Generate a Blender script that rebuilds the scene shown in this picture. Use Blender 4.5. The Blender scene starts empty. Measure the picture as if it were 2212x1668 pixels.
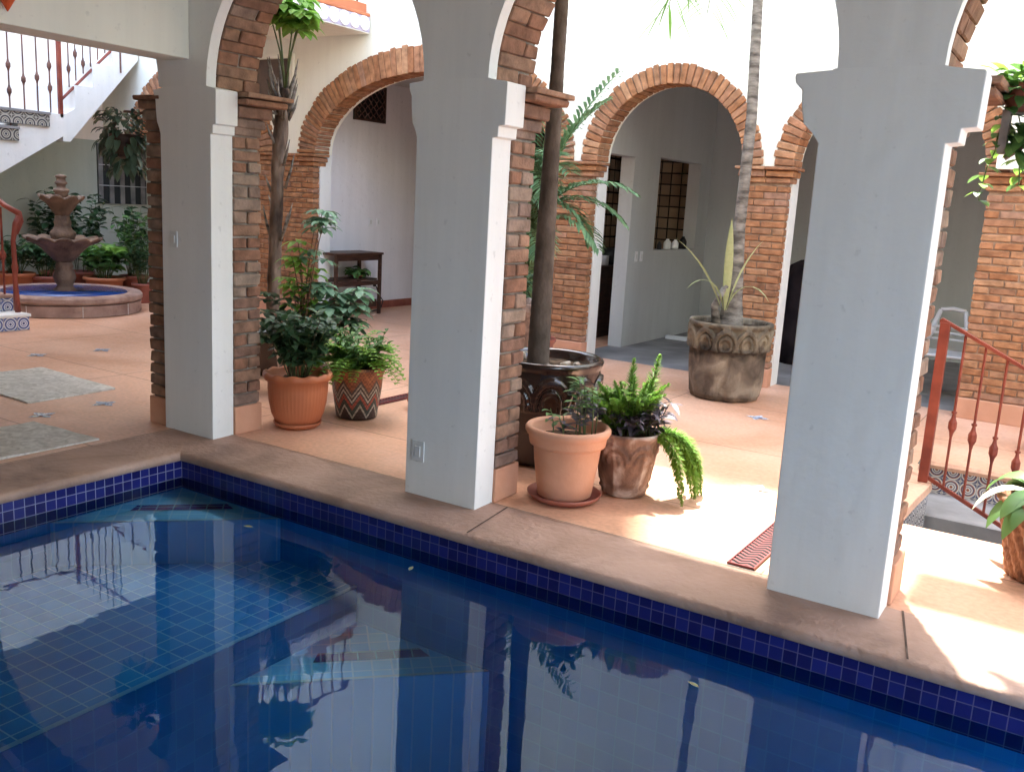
import bpy, bmesh, math, random
from mathutils import Vector, Matrix, noise
R=math.radians; PI=math.pi; sin=math.sin; cos=math.cos
random.seed(7)
rnd=random.Random(11)
S=bpy.context.scene
COL=S.collection
# ------------------------------------------------------------------ camera
f,rx,ry,rz=2000.7,-0.1959,0.0559,0.5608
CAM=Vector((4.6222,-3.5838,1.6))
fwd=Vector((-sin(rz)*cos(rx),cos(rz)*cos(rx),sin(rx)))
r0=Vector((cos(rz),sin(rz),0)); u0=r0.cross(fwd)
rt=cos(ry)*r0+sin(ry)*u0; upv=-sin(ry)*r0+cos(ry)*u0
cd=bpy.data.cameras.new('camera'); cam=bpy.data.objects.new('camera',cd); COL.objects.link(cam)
cam.matrix_world=Matrix(((rt.x,upv.x,-fwd.x,CAM.x),(rt.y,upv.y,-fwd.y,CAM.y),(rt.z,upv.z,-fwd.z,CAM.z),(0,0,0,1)))
cd.lens=f/2212*36; cd.sensor_width=36; cd.clip_end=500; cd.clip_start=.05
S.camera=cam
# ------------------------------------------------------------------ world, sun, exposure
W=bpy.data.worlds.new('World'); S.world=W; W.use_nodes=True
nt=W.node_tree; bg=nt.nodes['Background']; sky=nt.nodes.new('ShaderNodeTexSky')
sky.sky_type='NISHITA'; sky.sun_disc=False; sky.sun_elevation=R(65); sky.sun_rotation=R(-28); sky.air_density=1.0; sky.dust_density=2.0; sky.ozone_density=.6
hs=nt.nodes.new('ShaderNodeHueSaturation'); hs.inputs['Saturation'].default_value=.78; nt.links.new(sky.outputs[0],hs.inputs['Color']); nt.links.new(hs.outputs[0],bg.inputs[0]); bg.inputs[1].default_value=.15
sl=bpy.data.lights.new('sun','SUN'); sl.energy=2.0; sl.angle=R(1.6); sl.color=(1,.95,.86)
so=bpy.data.objects.new('sun',sl); COL.objects.link(so)
so.rotation_euler=Vector((.47*cos(R(65)),-.883*cos(R(65)),-sin(R(65)))).to_track_quat('-Z','Y').to_euler()
S.view_settings.view_transform='Standard'; S.view_settings.look='None'; S.view_settings.gamma=1
S.view_settings.exposure=3.6
S.render.engine='CYCLES'
S.cycles.max_bounces=10; S.cycles.diffuse_bounces=6; S.cycles.transparent_max_bounces=12
# ------------------------------------------------------------------ mesh builder
class MB:
    def __init__(s): s.v=[]; s.f=[]; s.c=None
    def add(s,vs,fs):
        n=len(s.v); s.v.extend([tuple(p) for p in vs]); s.f.extend([tuple(i+n for i in q) for q in fs])
    def box(s,x0,x1,y0,y1,z0,z1):
        s.add([(x0,y0,z0),(x1,y0,z0),(x1,y1,z0),(x0,y1,z0),(x0,y0,z1),(x1,y0,z1),(x1,y1,z1),(x0,y1,z1)],
              [(0,3,2,1),(4,5,6,7),(0,1,5,4),(1,2,6,5),(2,3,7,6),(3,0,4,7)])
    def cbox(s,M,hx,hy,hz,c=.006,j=0.0):
        # chamfered box, 24 verts; M 4x4
        vs=[];idx={}
        for sx in(-1,1):
            for sy in(-1,1):
                for sz in(-1,1):
                    jj=Vector((rnd.uniform(-j,j),rnd.uniform(-j,j),rnd.uniform(-j,j)))
                    for a in range(3):
                        p=[sx*(hx-c),sy*(hy-c),sz*(hz-c)]
                        p[a]+=(sx,sy,sz)[a]*c
                        idx[(sx,sy,sz,a)]=len(vs); vs.append(M@(Vector(p)+jj))
        fs=[]
        I=lambda sx,sy,sz,a: idx[(sx,sy,sz,a)]
        for q in(-1,1):
            f1=[I(q,-1,-1,0),I(q,1,-1,0),I(q,1,1,0),I(q,-1,1,0)]; fs.append(f1 if q>0 else f1[::-1])
            f1=[I(-1,q,-1,1),I(-1,q,1,1),I(1,q,1,1),I(1,q,-1,1)]; fs.append(f1 if q>0 else f1[::-1])
            f1=[I(-1,-1,q,2),I(1,-1,q,2),I(1,1,q,2),I(-1,1,q,2)]; fs.append(f1 if q>0 else f1[::-1])
        for a,b in((0,1),(0,2),(1,2)):
            o=3-a-b
            for qa in(-1,1):
                for qb in(-1,1):
                    def k(w,t):
                        t3=[0,0,0]; t3[a]=qa;t3[b]=qb;t3[o]=w; return I(*t3,t)
                    fs.append([k(-1,a),k(1,a),k(1,b),k(-1,b)])
        for sx in(-1,1):
            for sy in(-1,1):
                for sz in(-1,1): fs.append([I(sx,sy,sz,0),I(sx,sy,sz,1),I(sx,sy,sz,2)])
        s.add(vs,fs)
    def tube(s,pts,rad,n=8,cap=True):
        pts=[Vector(p) for p in pts]
        if not hasattr(rad,'__len__'): rad=[rad]*len(pts)
        base=len(s.v); up=Vector((0,0,1)); pn=None
        for i,p in enumerate(pts):
            t=(pts[min(i+1,len(pts)-1)]-pts[max(i-1,0)])
            if t.length<1e-9: t=Vector((0,0,1))
            t.normalize()
            if pn is None:
                a=t.orthogonal().normalized()
            else:
                a=(pn-t*pn.dot(t)); a=a.normalized() if a.length>1e-6 else t.orthogonal().normalized()
            pn=a; b=t.cross(a)
            for k in range(n):
                an=2*PI*k/n; s.v.append(tuple(p+(a*cos(an)+b*sin(an))*rad[i]))
        for i in range(len(pts)-1):
            for k in range(n):
                k2=(k+1)%n; s.f.append((base+i*n+k,base+i*n+k2,base+(i+1)*n+k2,base+(i+1)*n+k))
        if cap:
            s.f.append(tuple(base+k for k in range(n))[::-1]); m=base+(len(pts)-1)*n; s.f.append(tuple(m+k for k in range(n)))
    def lathe(s,prof,n=40,c=(0,0,0),fn=None):
        base=len(s.v)
        for (r,z) in prof:
            for k in range(n):
                a=2*PI*k/n; rr=r; zz=z
                if fn: rr,zz=fn(r,z,a)
                s.v.append((c[0]+rr*cos(a),c[1]+rr*sin(a),c[2]+zz))
        for i in range(len(prof)-1):
            for k in range(n):
                k2=(k+1)%n; s.f.append((base+i*n+k,base+i*n+k2,base+(i+1)*n+k2,base+(i+1)*n+k))
        s.f.append(tuple(base+k for k in range(n))[::-1]); m=base+(len(prof)-1)*n; s.f.append(tuple(m+k for k in range(n)))
    def poly(s,pts2,axis,a0,a1):
        # extrude 2D polygon; axis 'x','y','z' ; pts2 in remaining two coords order
        n=len(pts2)
        def P(p,a): return (a,p[0],p[1]) if axis=='x' else ((p[0],a,p[1]) if axis=='y' else (p[0],p[1],a))
        s.add([P(p,a0) for p in pts2]+[P(p,a1) for p in pts2],
              [tuple(range(n))[::-1],tuple(range(n,2*n))]+[(i,(i+1)%n,n+(i+1)%n,n+i) for i in range(n)])
    def build(s,name,mat,parent=None,smooth=False,fix=False,bevel=0,uv=None):
        me=bpy.data.meshes.new(name); off=Vector(parent.location) if parent is not None and not parent.parent else (Vector(parent.parent.location) if parent is not None else Vector((0,0,0)))
        if parent is not None and parent.type=='MESH' and not parent.parent: off=Vector((0,0,0))
        vs=[(a-off.x,b-off.y,c-off.z) for a,b,c in s.v]
        me.from_pydata(vs,[],s.f); me.validate(); me.update()
        if fix:
            b=bmesh.new(); b.from_mesh(me); bmesh.ops.recalc_face_normals(b,faces=b.faces); b.to_mesh(me); b.free()
        if smooth: 
            me.polygons.foreach_set('use_smooth',[True]*len(me.polygons))
        me.materials.append(mat)
        o=bpy.data.objects.new(name,me); COL.objects.link(o)
        if parent is not None: o.parent=parent
        if bevel:
            m=o.modifiers.new('bevel','BEVEL'); m.width=bevel; m.segments=2; m.limit_method='ANGLE'; m.angle_limit=R(50)
        return o
def tag(o,label=None,cat=None,group=None,kind=None):
    if label: o['label']=label
    if cat: o['category']=cat
    if group: o['group']=group
    if kind: o['kind']=kind
    return o
def thing(name,loc,label,cat,group=None):
    o=bpy.data.objects.new(name,None); COL.objects.link(o); o.location=loc; o.empty_display_size=.1
    return tag(o,label,cat,group)
# ------------------------------------------------------------------ materials
def mat(name,col,rough=.7,spec=.3,metal=0,coat=0):
    m=bpy.data.materials.new(name); m.use_nodes=True; b=m.node_tree.nodes['Principled BSDF']
    b.inputs['Base Color'].default_value=(*col,1); b.inputs['Roughness'].default_value=rough
    b.inputs['Specular IOR Level'].default_value=spec; b.inputs['Metallic'].default_value=metal
    b.inputs['Coat Weight'].default_value=coat
    return m
def N(m,t,**k):
    n=m.node_tree.nodes.new(t)
    for a,v in k.items(): setattr(n,a,v)
    return n
def L(m,a,b): m.node_tree.links.new(a,b)
def noisy(m,c1,c2,scale=3,detail=6,lo=.35,hi=.65,bump=.0,bscale=None,rough=None,dist=.0,third=None,stretch=None):
    b=m.node_tree.nodes['Principled BSDF']
    tc=N(m,'ShaderNodeTexCoord'); mp=N(m,'ShaderNodeMapping'); L(m,tc.outputs['Object'],mp.inputs[0])
    if stretch: mp.inputs['Scale'].default_value=stretch
    n=N(m,'ShaderNodeTexNoise'); n.inputs['Scale'].default_value=scale; n.inputs['Detail'].default_value=detail; n.inputs['Distortion'].default_value=dist
    L(m,mp.outputs[0],n.inputs['Vector'])
    cr=N(m,'ShaderNodeValToRGB'); cr.color_ramp.elements[0].position=lo; cr.color_ramp.elements[1].position=hi
    cr.color_ramp.elements[0].color=(*c1,1); cr.color_ramp.elements[1].color=(*c2,1)
    if third: e=cr.color_ramp.elements.new((lo+hi)/2); e.color=(*third,1)
    L(m,n.outputs[0],cr.inputs[0]); L(m,cr.outputs[0],b.inputs['Base Color'])
    if bump:
        n2=N(m,'ShaderNodeTexNoise'); n2.inputs['Scale'].default_value=bscale or scale*6; n2.inputs['Detail'].default_value=8
        L(m,mp.outputs[0],n2.inputs['Vector'])
        bp=N(m,'ShaderNodeBump'); bp.inputs['Strength'].default_value=bump; bp.inputs['Distance'].default_value=.02
        L(m,n2.outputs[0],bp.inputs['Height']); L(m,bp.outputs[0],b.inputs['Normal'])
    return m
def plaster(name,c,v=.04,bump=.25):
    m=mat(name,c,.85,.2); c2=tuple(max(0,x-v) for x in c)
    noisy(m,c2,c,1.6,8,.3,.7,bump,9,dist=.4)
    b=m.node_tree.nodes['Principled BSDF']; cr=[n for n in m.node_tree.nodes if n.type=='VALTORGB'][0]; tc=[n for n in m.node_tree.nodes if n.type=='TEX_COORD'][0]
    mp=N(m,'ShaderNodeMapping'); mp.inputs['Scale'].default_value=(7,7,.55); L(m,tc.outputs['Object'],mp.inputs[0])
    n=N(m,'ShaderNodeTexNoise'); n.inputs['Scale'].default_value=1; n.inputs['Detail'].default_value=9; n.inputs['Roughness'].default_value=.6; L(m,mp.outputs[0],n.inputs['Vector'])
    r=N(m,'ShaderNodeMapRange'); r.inputs[1].default_value=.35; r.inputs[2].default_value=.62; r.inputs[3].default_value=.94; r.inputs[4].default_value=1.0; L(m,n.outputs[0],r.inputs[0])
    n2=N(m,'ShaderNodeTexNoise'); n2.inputs['Scale'].default_value=22; n2.inputs['Detail'].default_value=6; L(m,tc.outputs['Object'],n2.inputs['Vector'])
    r2=N(m,'ShaderNodeMapRange'); r2.inputs[1].default_value=.22; r2.inputs[2].default_value=.36; r2.inputs[3].default_value=.80; r2.inputs[4].default_value=1.0; L(m,n2.outputs[0],r2.inputs[0])
    mu=N(m,'ShaderNodeMath',operation='MULTIPLY'); L(m,r.outputs[0],mu.inputs[0]); L(m,r2.outputs[0],mu.inputs[1])
    mx=N(m,'ShaderNodeMix',data_type='RGBA',blend_type='MULTIPLY'); mx.inputs[0].default_value=1; L(m,cr.outputs[0],mx.inputs[6]); L(m,mu.outputs[0],mx.inputs[7]); L(m,mx.outputs[2],b.inputs['Base Color'])
    return m
M={}
M['white']=plaster('white_plaster',(.80,.80,.77))
M['cream']=plaster('cream_plaster',(.86,.85,.75))
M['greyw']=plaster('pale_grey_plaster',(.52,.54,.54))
M['lav']=plaster('lavender_plaster',(.82,.81,.84))
M['green']=plaster('sage_plaster',(.46,.49,.42))
M['pink']=plaster('pinkish_plaster',(.84,.76,.68))
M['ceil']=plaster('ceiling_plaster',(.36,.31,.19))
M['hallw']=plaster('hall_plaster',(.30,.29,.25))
def island_brick(name,cols,rough=.9,bump=.5):
    m=mat(name,cols[0],rough,.15); b=m.node_tree.nodes['Principled BSDF']
    g=N(m,'ShaderNodeNewGeometry'); cr=N(m,'ShaderNodeValToRGB'); el=cr.color_ramp.elements
    while len(el)<len(cols): el.new(.5)
    for i,c in enumerate(cols): el[i].position=i/(len(cols)-1); el[i].color=(*c,1)
    L(m,g.outputs['Random Per Island'],cr.inputs[0])
    tc=N(m,'ShaderNodeTexCoord'); n=N(m,'ShaderNodeTexNoise'); n.inputs['Scale'].default_value=14; n.inputs['Detail'].default_value=8
    L(m,tc.outputs['Object'],n.inputs['Vector'])
    mr=N(m,'ShaderNodeMapRange'); mr.inputs[1].default_value=.3; mr.inputs[2].default_value=.7; mr.inputs[3].default_value=.62; mr.inputs[4].default_value=1.25
    L(m,n.outputs[0],mr.inputs[0])
    mx=N(m,'ShaderNodeMix',data_type='RGBA',blend_type='MULTIPLY'); mx.inputs[0].default_value=1
    L(m,cr.outputs[0],mx.inputs[6]); L(m,mr.outputs[0],mx.inputs[7]); L(m,mx.outputs[2],b.inputs['Base Color'])
    bp=N(m,'ShaderNodeBump'); bp.inputs['Strength'].default_value=bump; bp.inputs['Distance'].default_value=.01
    n2=N(m,'ShaderNodeTexNoise'); n2.inputs['Scale'].default_value=60; n2.inputs['Detail'].default_value=6; L(m,tc.outputs['Object'],n2.inputs['Vector'])
    L(m,n2.outputs[0],bp.inputs['Height']); L(m,bp.outputs[0],b.inputs['Normal'])
    return m
M['brick']=island_brick('weathered_brick',[(.22,.115,.075),(.27,.14,.09),(.20,.115,.085),(.30,.18,.12),(.24,.13,.085),(.29,.215,.165),(.19,.125,.10)])
M['brick2']=island_brick('orange_brick',[(.32,.14,.068),(.39,.185,.09),(.28,.135,.075),(.43,.235,.13),(.35,.16,.078),(.36,.21,.145)])
M['mortar']=noisy(mat('mortar',(.3,.27,.24),.95,.1),(.16,.14,.12),(.32,.29,.25),8,bump=.4)
M['mortar2']=noisy(mat('mortar_tan',(.3,.27,.24),.95,.1),(.20,.13,.09),(.36,.25,.18),8,bump=.4)
# terracotta floor
def floor_mat():
    m=mat('terracotta_floor',(.5,.25,.16),.38,.45); b=m.node_tree.nodes['Principled BSDF']
    noisy(m,(.55,.28,.165),(.76,.47,.33),.9,9,.28,.72,.0,dist=.6,third=(.65,.37,.24))
    cr=[n for n in m.node_tree.nodes if n.type=='VALTORGB'][0]
    tc=N(m,'ShaderNodeTexCoord')
    br=N(m,'ShaderNodeTexBrick'); br.offset=0; br.inputs['Color1'].default_value=(1,1,1,1); br.inputs['Color2'].default_value=(.93,.93,.93,1); br.inputs['Mortar'].default_value=(.42,.36,.33,1)
    br.inputs['Scale'].default_value=1; br.inputs['Brick Width'].default_value=1.9; br.inputs['Row Height'].default_value=1.45; br.inputs['Mortar Size'].default_value=.005
    mp=N(m,'ShaderNodeMapping'); mp.inputs['Location'].default_value=(.3,.32,0); L(m,tc.outputs['Object'],mp.inputs[0]); L(m,mp.outputs[0],br.inputs['Vector'])
    mx=N(m,'ShaderNodeMix',data_type='RGBA',blend_type='MULTIPLY'); mx.inputs[0].default_value=1
    L(m,cr.outputs[0],mx.inputs[6]); L(m,br.outputs[0],mx.inputs[7])
    n=N(m,'ShaderNodeTexNoise'); n.inputs['Scale'].default_value=35; n.inputs['Detail'].default_value=8; L(m,tc.outputs['Object'],n.inputs['Vector'])
    mr=N(m,'ShaderNodeMapRange'); mr.inputs[1].default_value=.3; mr.inputs[2].default_value=.7; mr.inputs[3].default_value=.86; mr.inputs[4].default_value=1.1
    L(m,n.outputs[0],mr.inputs[0])
    mx2=N(m,'ShaderNodeMix',data_type='RGBA',blend_type='MULTIPLY'); mx2.inputs[0].default_value=1
    L(m,mx.outputs[2],mx2.inputs[6]); L(m,mr.outputs[0],mx2.inputs[7]); L(m,mx2.outputs[2],b.inputs['Base Color'])
    bp=N(m,'ShaderNodeBump'); bp.inputs['Strength'].default_value=.18; bp.inputs['Distance'].default_value=.01
    n3=N(m,'ShaderNodeTexNoise'); n3.inputs['Scale'].default_value=7; n3.inputs['Detail'].default_value=5; L(m,tc.outputs['Object'],n3.inputs['Vector'])
    L(m,n3.outputs[0],bp.inputs['Height']); L(m,bp.outputs[0],b.inputs['Normal'])
    r2=N(m,'ShaderNodeMapRange'); r2.inputs[3].default_value=.3; r2.inputs[4].default_value=.6; L(m,n3.outputs[0],r2.inputs[0]); L(m,r2.outputs[0],b.inputs['Roughness'])
    return m
M['floor']=floor_mat()
M['coping']=noisy(mat('coping_stone',(.38,.24,.18),.6,.35),(.22,.135,.105),(.50,.33,.26),1.8,12,.30,.68,.45,26,dist=.7,third=(.40,.255,.19))
M['cement']=noisy(mat('grey_cement',(.25,.24,.24),.6,.3),(.17,.165,.165),(.29,.28,.275),2.5,8,bump=.3)
M['stone']=noisy(mat('cantera_stone',(.36,.24,.2),.85,.2),(.24,.145,.115),(.46,.32,.26),5,9,.3,.7,.5,30)
M['fountain']=noisy(mat('fountain_stone',(.3,.18,.13),.6,.35),(.08,.05,.035),(.25,.16,.11),6,9,.3,.7,.5,40)
M['wood']=noisy(mat('dark_wood',(.05,.025,.018),.45,.4),(.03,.014,.01),(.085,.04,.026),6,8,bump=.2,stretch=(1,1,6))
M['iron']=noisy(mat('rust_red_iron',(.3,.06,.03),.5,.4),(.15,.028,.018),(.26,.055,.032),7,6,bump=.1)
M['iron_dark']=noisy(mat('dark_iron',(.1,.05,.04),.5,.4),(.07,.03,.022),(.18,.08,.055),7,6)
M['plastic']=mat('white_plastic',(.75,.76,.78),.35,.5)
M['black']=mat('black_rubber',(.012,.012,.013),.5,.4)
M['terra']=noisy(mat('terracotta_plastic',(.5,.17,.08),.5,.35),(.42,.13,.055),(.54,.19,.09),2,6,bump=.05)
M['terra_lt']=noisy(mat('pale_terracotta',(.6,.32,.2),.7,.3),(.50,.25,.15),(.66,.36,.24),3,8,.3,.7,.15,30)
M['saucer']=noisy(mat('red_clay',(.3,.09,.06),.5,.4),(.24,.065,.045),(.36,.12,.08),4,6,bump=.1)
M['glaze']=noisy(mat('dark_brown_glaze',(.04,.018,.014),.18,.6,coat=.4),(.010,.007,.007),(.045,.022,.017),4,7,.35,.75,.15,22)
M['carved']=noisy(mat('carved_clay',(.3,.2,.13),.7,.35),(.10,.06,.045),(.58,.50,.44),6,9,.36,.66,.5,28,dist=.5,third=(.24,.15,.11))
def barrel_mat():
    m=mat('weathered_stoneware',(.3,.24,.18),.75,.3); b=m.node_tree.nodes['Principled BSDF']
    noisy(m,(.065,.05,.038),(.28,.235,.18),5,9,.32,.7,.5,30,dist=.8,third=(.15,.115,.085))
    cr=[n for n in m.node_tree.nodes if n.type=='VALTORGB'][0]
    tc=N(m,'ShaderNodeTexCoord'); sp=N(m,'ShaderNodeSeparateXYZ'); L(m,tc.outputs['Object'],sp.inputs[0])
    n=N(m,'ShaderNodeTexNoise'); n.inputs['Scale'].default_value=6; L(m,tc.outputs['Object'],n.inputs['Vector'])
    ad=N(m,'ShaderNodeMath',operation='MULTIPLY_ADD'); L(m,n.outputs[0],ad.inputs[0]); ad.inputs[1].default_value=.22; L(m,sp.outputs[2],ad.inputs[2])
    r=N(m,'ShaderNodeValToRGB'); r.color_ramp.elements[0].position=.48; r.color_ramp.elements[0].color=(1,1,1,1); e=r.color_ramp.elements[1]; e.position=.53; e.color=(.28,.26,.24,1)
    e=r.color_ramp.elements.new(.57); e.color=(.5,.5,.48,1); e=r.color_ramp.elements.new(.61); e.color=(1.05,1.08,1.0,1)
    L(m,ad.outputs[0],r.inputs[0])
    mx=N(m,'ShaderNodeMix',data_type='RGBA',blend_type='MULTIPLY'); mx.inputs[0].default_value=1
    L(m,cr.outputs[0],mx.inputs[6]); L(m,r.outputs[0],mx.inputs[7]); L(m,mx.outputs[2],b.inputs['Base Color'])
    return m
M['barrel']=barrel_mat()
M['soil']=noisy(mat('soil',(.06,.04,.03),.95,.1),(.03,.02,.014),(.11,.075,.05),20,8,bump=.8,bscale=50)
M['trunk']=noisy(mat('palm_bark',(.17,.14,.12),.85,.15),(.055,.042,.034),(.13,.105,.088),9,8,bump=.5,bscale=30,stretch=(1,1,.6))
M['trunk2']=noisy(mat('grey_palm_bark',(.3,.28,.25),.85,.15),(.085,.072,.06),(.27,.24,.205),8,8,.35,.65,.5,40,stretch=(1,1,3))
M['bark']=noisy(mat('rough_bark',(.16,.11,.08),.9,.1),(.045,.03,.023),(.28,.21,.165),9,9,.35,.65,.9,25,stretch=(1,1,.35))
M['rug']=noisy(mat('woven_mat',(.55,.52,.48),.95,.05),(.58,.55,.50),(.82,.79,.74),16,10,.35,.65,.8,140,dist=1.2)
def leafmat(name,c1,c2,rough=.45,trans=.25,sc=12):
    m=mat(name,c1,rough,.35); b=m.node_tree.nodes['Principled BSDF']
    g=N(m,'ShaderNodeNewGeometry'); cr=N(m,'ShaderNodeValToRGB'); cr.color_ramp.elements[0].color=(*c1,1); cr.color_ramp.elements[1].color=(*c2,1)
    tc=N(m,'ShaderNodeTexCoord'); n=N(m,'ShaderNodeTexNoise'); n.inputs['Scale'].default_value=sc; n.inputs['Detail'].default_value=3; L(m,tc.outputs['Object'],n.inputs['Vector'])
    ad=N(m,'ShaderNodeMath',operation='MULTIPLY_ADD'); L(m,n.outputs[0],ad.inputs[0]); ad.inputs[1].default_value=.5
    mu=N(m,'ShaderNodeMath',operation='MULTIPLY'); L(m,g.outputs['Random Per Island'],mu.inputs[0]); mu.inputs[1].default_value=.75; L(m,mu.outputs[0],ad.inputs[2])
    L(m,ad.outputs[0],cr.inputs[0]); L(m,cr.outputs[0],b.inputs['Base Color'])
    out=m.node_tree.nodes['Material Output']; tr=N(m,'ShaderNodeBsdfTranslucent'); L(m,cr.outputs[0],tr.inputs[0])
    ms=N(m,'ShaderNodeMixShader'); ms.inputs[0].default_value=trans; L(m,b.outputs[0],ms.inputs[1]); L(m,tr.outputs[0],ms.inputs[2]); L(m,ms.outputs[0],out.inputs[0])
    return m
M['lf_dark']=leafmat('dark_glossy_leaf',(.018,.05,.022),(.06,.13,.055),.35)
M['lf_mid']=leafmat('mid_green_leaf',(.045,.12,.035),(.15,.30,.09))
M['lf_bright']=leafmat('bright_green_leaf',(.10,.24,.03),(.26,.46,.08),.5,.4)
M['lf_palm']=leafmat('palm_leaf',(.06,.15,.07),(.22,.36,.18),.5,.3)
M['lf_teal']=leafmat('bluish_leaf',(.07,.17,.10),(.22,.38,.24),.45,.3)
M['lf_purple']=leafmat('purple_leaf',(.03,.025,.035),(.14,.12,.15),.4,.15)
M['lf_stripe']=leafmat('variegated_leaf',(.10,.17,.045),(.55,.57,.30),.5,.3,40)
M['lf_pale']=leafmat('pale_broad_leaf',(.10,.22,.06),(.55,.60,.45),.5,.3,9)
M['stem']=noisy(mat('green_stem',(.1,.14,.05),.6,.3),(.06,.09,.03),(.16,.2,.08),10)
M['stemred']=noisy(mat('brown_stem',(.12,.06,.03),.7,.3),(.07,.035,.02),(.2,.11,.06),10)
# pool tile
def tile_mat(name,c1,c2,grout,size,axes,rough=.15,gw=.045,off=(0,0)):
    m=mat(name,c1,rough,.5); b=m.node_tree.nodes['Principled BSDF']
    tc=N(m,'ShaderNodeTexCoord'); sp=N(m,'ShaderNodeSeparateXYZ'); L(m,tc.outputs['Object'],sp.inputs[0])
    outs=[]; cells=[]
    for ax,o in zip(axes,off):
        mu=N(m,'ShaderNodeMath',operation='MULTIPLY_ADD'); L(m,sp.outputs['XYZ'.index(ax)],mu.inputs[0]); mu.inputs[1].default_value=1/size; mu.inputs[2].default_value=100+o
        fr=N(m,'ShaderNodeMath',operation='FRACT'); L(m,mu.outputs[0],fr.inputs[0])
        s1=N(m,'ShaderNodeMath',operation='SUBTRACT'); L(m,fr.outputs[0],s1.inputs[0]); s1.inputs[1].default_value=.5
        ab=N(m,'ShaderNodeMath',operation='ABSOLUTE'); L(m,s1.outputs[0],ab.inputs[0])
        gt=N(m,'ShaderNodeMath',operation='GREATER_THAN'); L(m,ab.outputs[0],gt.inputs[0]); gt.inputs[1].default_value=.5-gw
        fl=N(m,'ShaderNodeMath',operation='FLOOR'); L(m,mu.outputs[0],fl.inputs[0])
        outs.append(gt); cells.append(fl)
    mx=N(m,'ShaderNodeMath',operation='MAXIMUM'); L(m,outs[0].outputs[0],mx.inputs[0]); L(m,outs[1].outputs[0],mx.inputs[1])
    cb=N(m,'ShaderNodeCombineXYZ'); L(m,cells[0].outputs[0],cb.inputs[0]); L(m,cells[1].outputs[0],cb.inputs[1])
    wn=N(m,'ShaderNodeTexWhiteNoise',noise_dimensions='3D'); L(m,cb.outputs[0],wn.inputs[0])
    c=N(m,'ShaderNodeMix',data_type='RGBA'); c.inputs[6].default_value=(*c1,1); c.inputs[7].default_value=(*c2,1); L(m,wn.outputs[0],c.inputs[0])
    g=N(m,'ShaderNodeMix',data_type='RGBA'); g.inputs[7].default_value=(*grout,1); L(m,c.outputs[2],g.inputs[6]); L(m,mx.outputs[0],g.inputs[0])
    L(m,g.outputs[2],b.inputs['Base Color'])
    bp=N(m,'ShaderNodeBump',invert=True); bp.inputs['Strength'].default_value=.35; bp.inputs['Distance'].default_value=.004; L(m,mx.outputs[0],bp.inputs['Height']); L(m,bp.outputs[0],b.inputs['Normal'])
    return m
NAVY=((.010,.010,.085),(.018,.022,.17)); LB=((.25,.62,.97),(.38,.72,.98)); MB2=((.03,.29,.78),(.07,.42,.90))
GW=(.34,.40,.48); DB=((.035,.27,.56),(.05,.33,.64))
M['navy_xz']=tile_mat('navy_tile_long',*NAVY,(.10,.09,.20),.0585,'XZ',gw=.035,off=(0,.04))  # grout darker than on the short side, shade put into the colour
M['navy_yz']=tile_mat('navy_tile_short',*NAVY,(.27,.27,.40),.0585,'YZ',gw=.035,off=(0,.04))
M['pool_xy']=tile_mat('blue_tile_floor',*MB2,(.40,.72,1.0),.098,'XY',gw=.035)
M['deep_xy']=tile_mat('deep_blue_tile',*DB,(.06,.37,.64),.098,'XY',gw=.03)
M['pool_xz']=tile_mat('blue_tile_wall_long',*DB,(.06,.37,.64),.098,'XZ',gw=.035)
M['pool_yz']=tile_mat('blue_tile_wall_short',*DB,(.06,.37,.64),.098,'YZ',gw=.035)
M['step_xy']=tile_mat('lit_step_tile',*LB,(.55,.8,1.0),.098,'XY',gw=.05)  # paler than the shelf: light through the arches put into the colour
def water():
    m=bpy.data.materials.new('pool_water'); m.use_nodes=True; ns=m.node_tree.nodes
    for n in list(ns): 
        if n.type=='BSDF_PRINCIPLED': ns.remove(n)
    out=ns['Material Output']; tr=N(m,'ShaderNodeBsdfTransparent'); tr.inputs[0].default_value=(.60,.90,1.0,1)
    gl=N(m,'ShaderNodeBsdfGlossy'); gl.inputs['Roughness'].default_value=.0; gl.inputs['Color'].default_value=(.82,.93,1,1)
    fr=N(m,'ShaderNodeFresnel'); fr.inputs[0].default_value=1.34
    tc=N(m,'ShaderNodeTexCoord'); n=N(m,'ShaderNodeTexNoise'); n.inputs['Scale'].default_value=3.0; n.inputs['Detail'].default_value=3; L(m,tc.outputs['Object'],n.inputs['Vector'])
    bp=N(m,'ShaderNodeBump'); bp.inputs['Strength'].default_value=.05; bp.inputs['Distance'].default_value=.02; L(m,n.outputs[0],bp.inputs['Height'])
    L(m,bp.outputs[0],gl.inputs['Normal'])
    ms=N(m,'ShaderNodeMixShader'); L(m,fr.outputs[0],ms.inputs[0]); L(m,tr.outputs[0],ms.inputs[1]); L(m,gl.outputs[0],ms.inputs[2]); L(m,ms.outputs[0],out.inputs[0])
    return m
M['water']=water()
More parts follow.
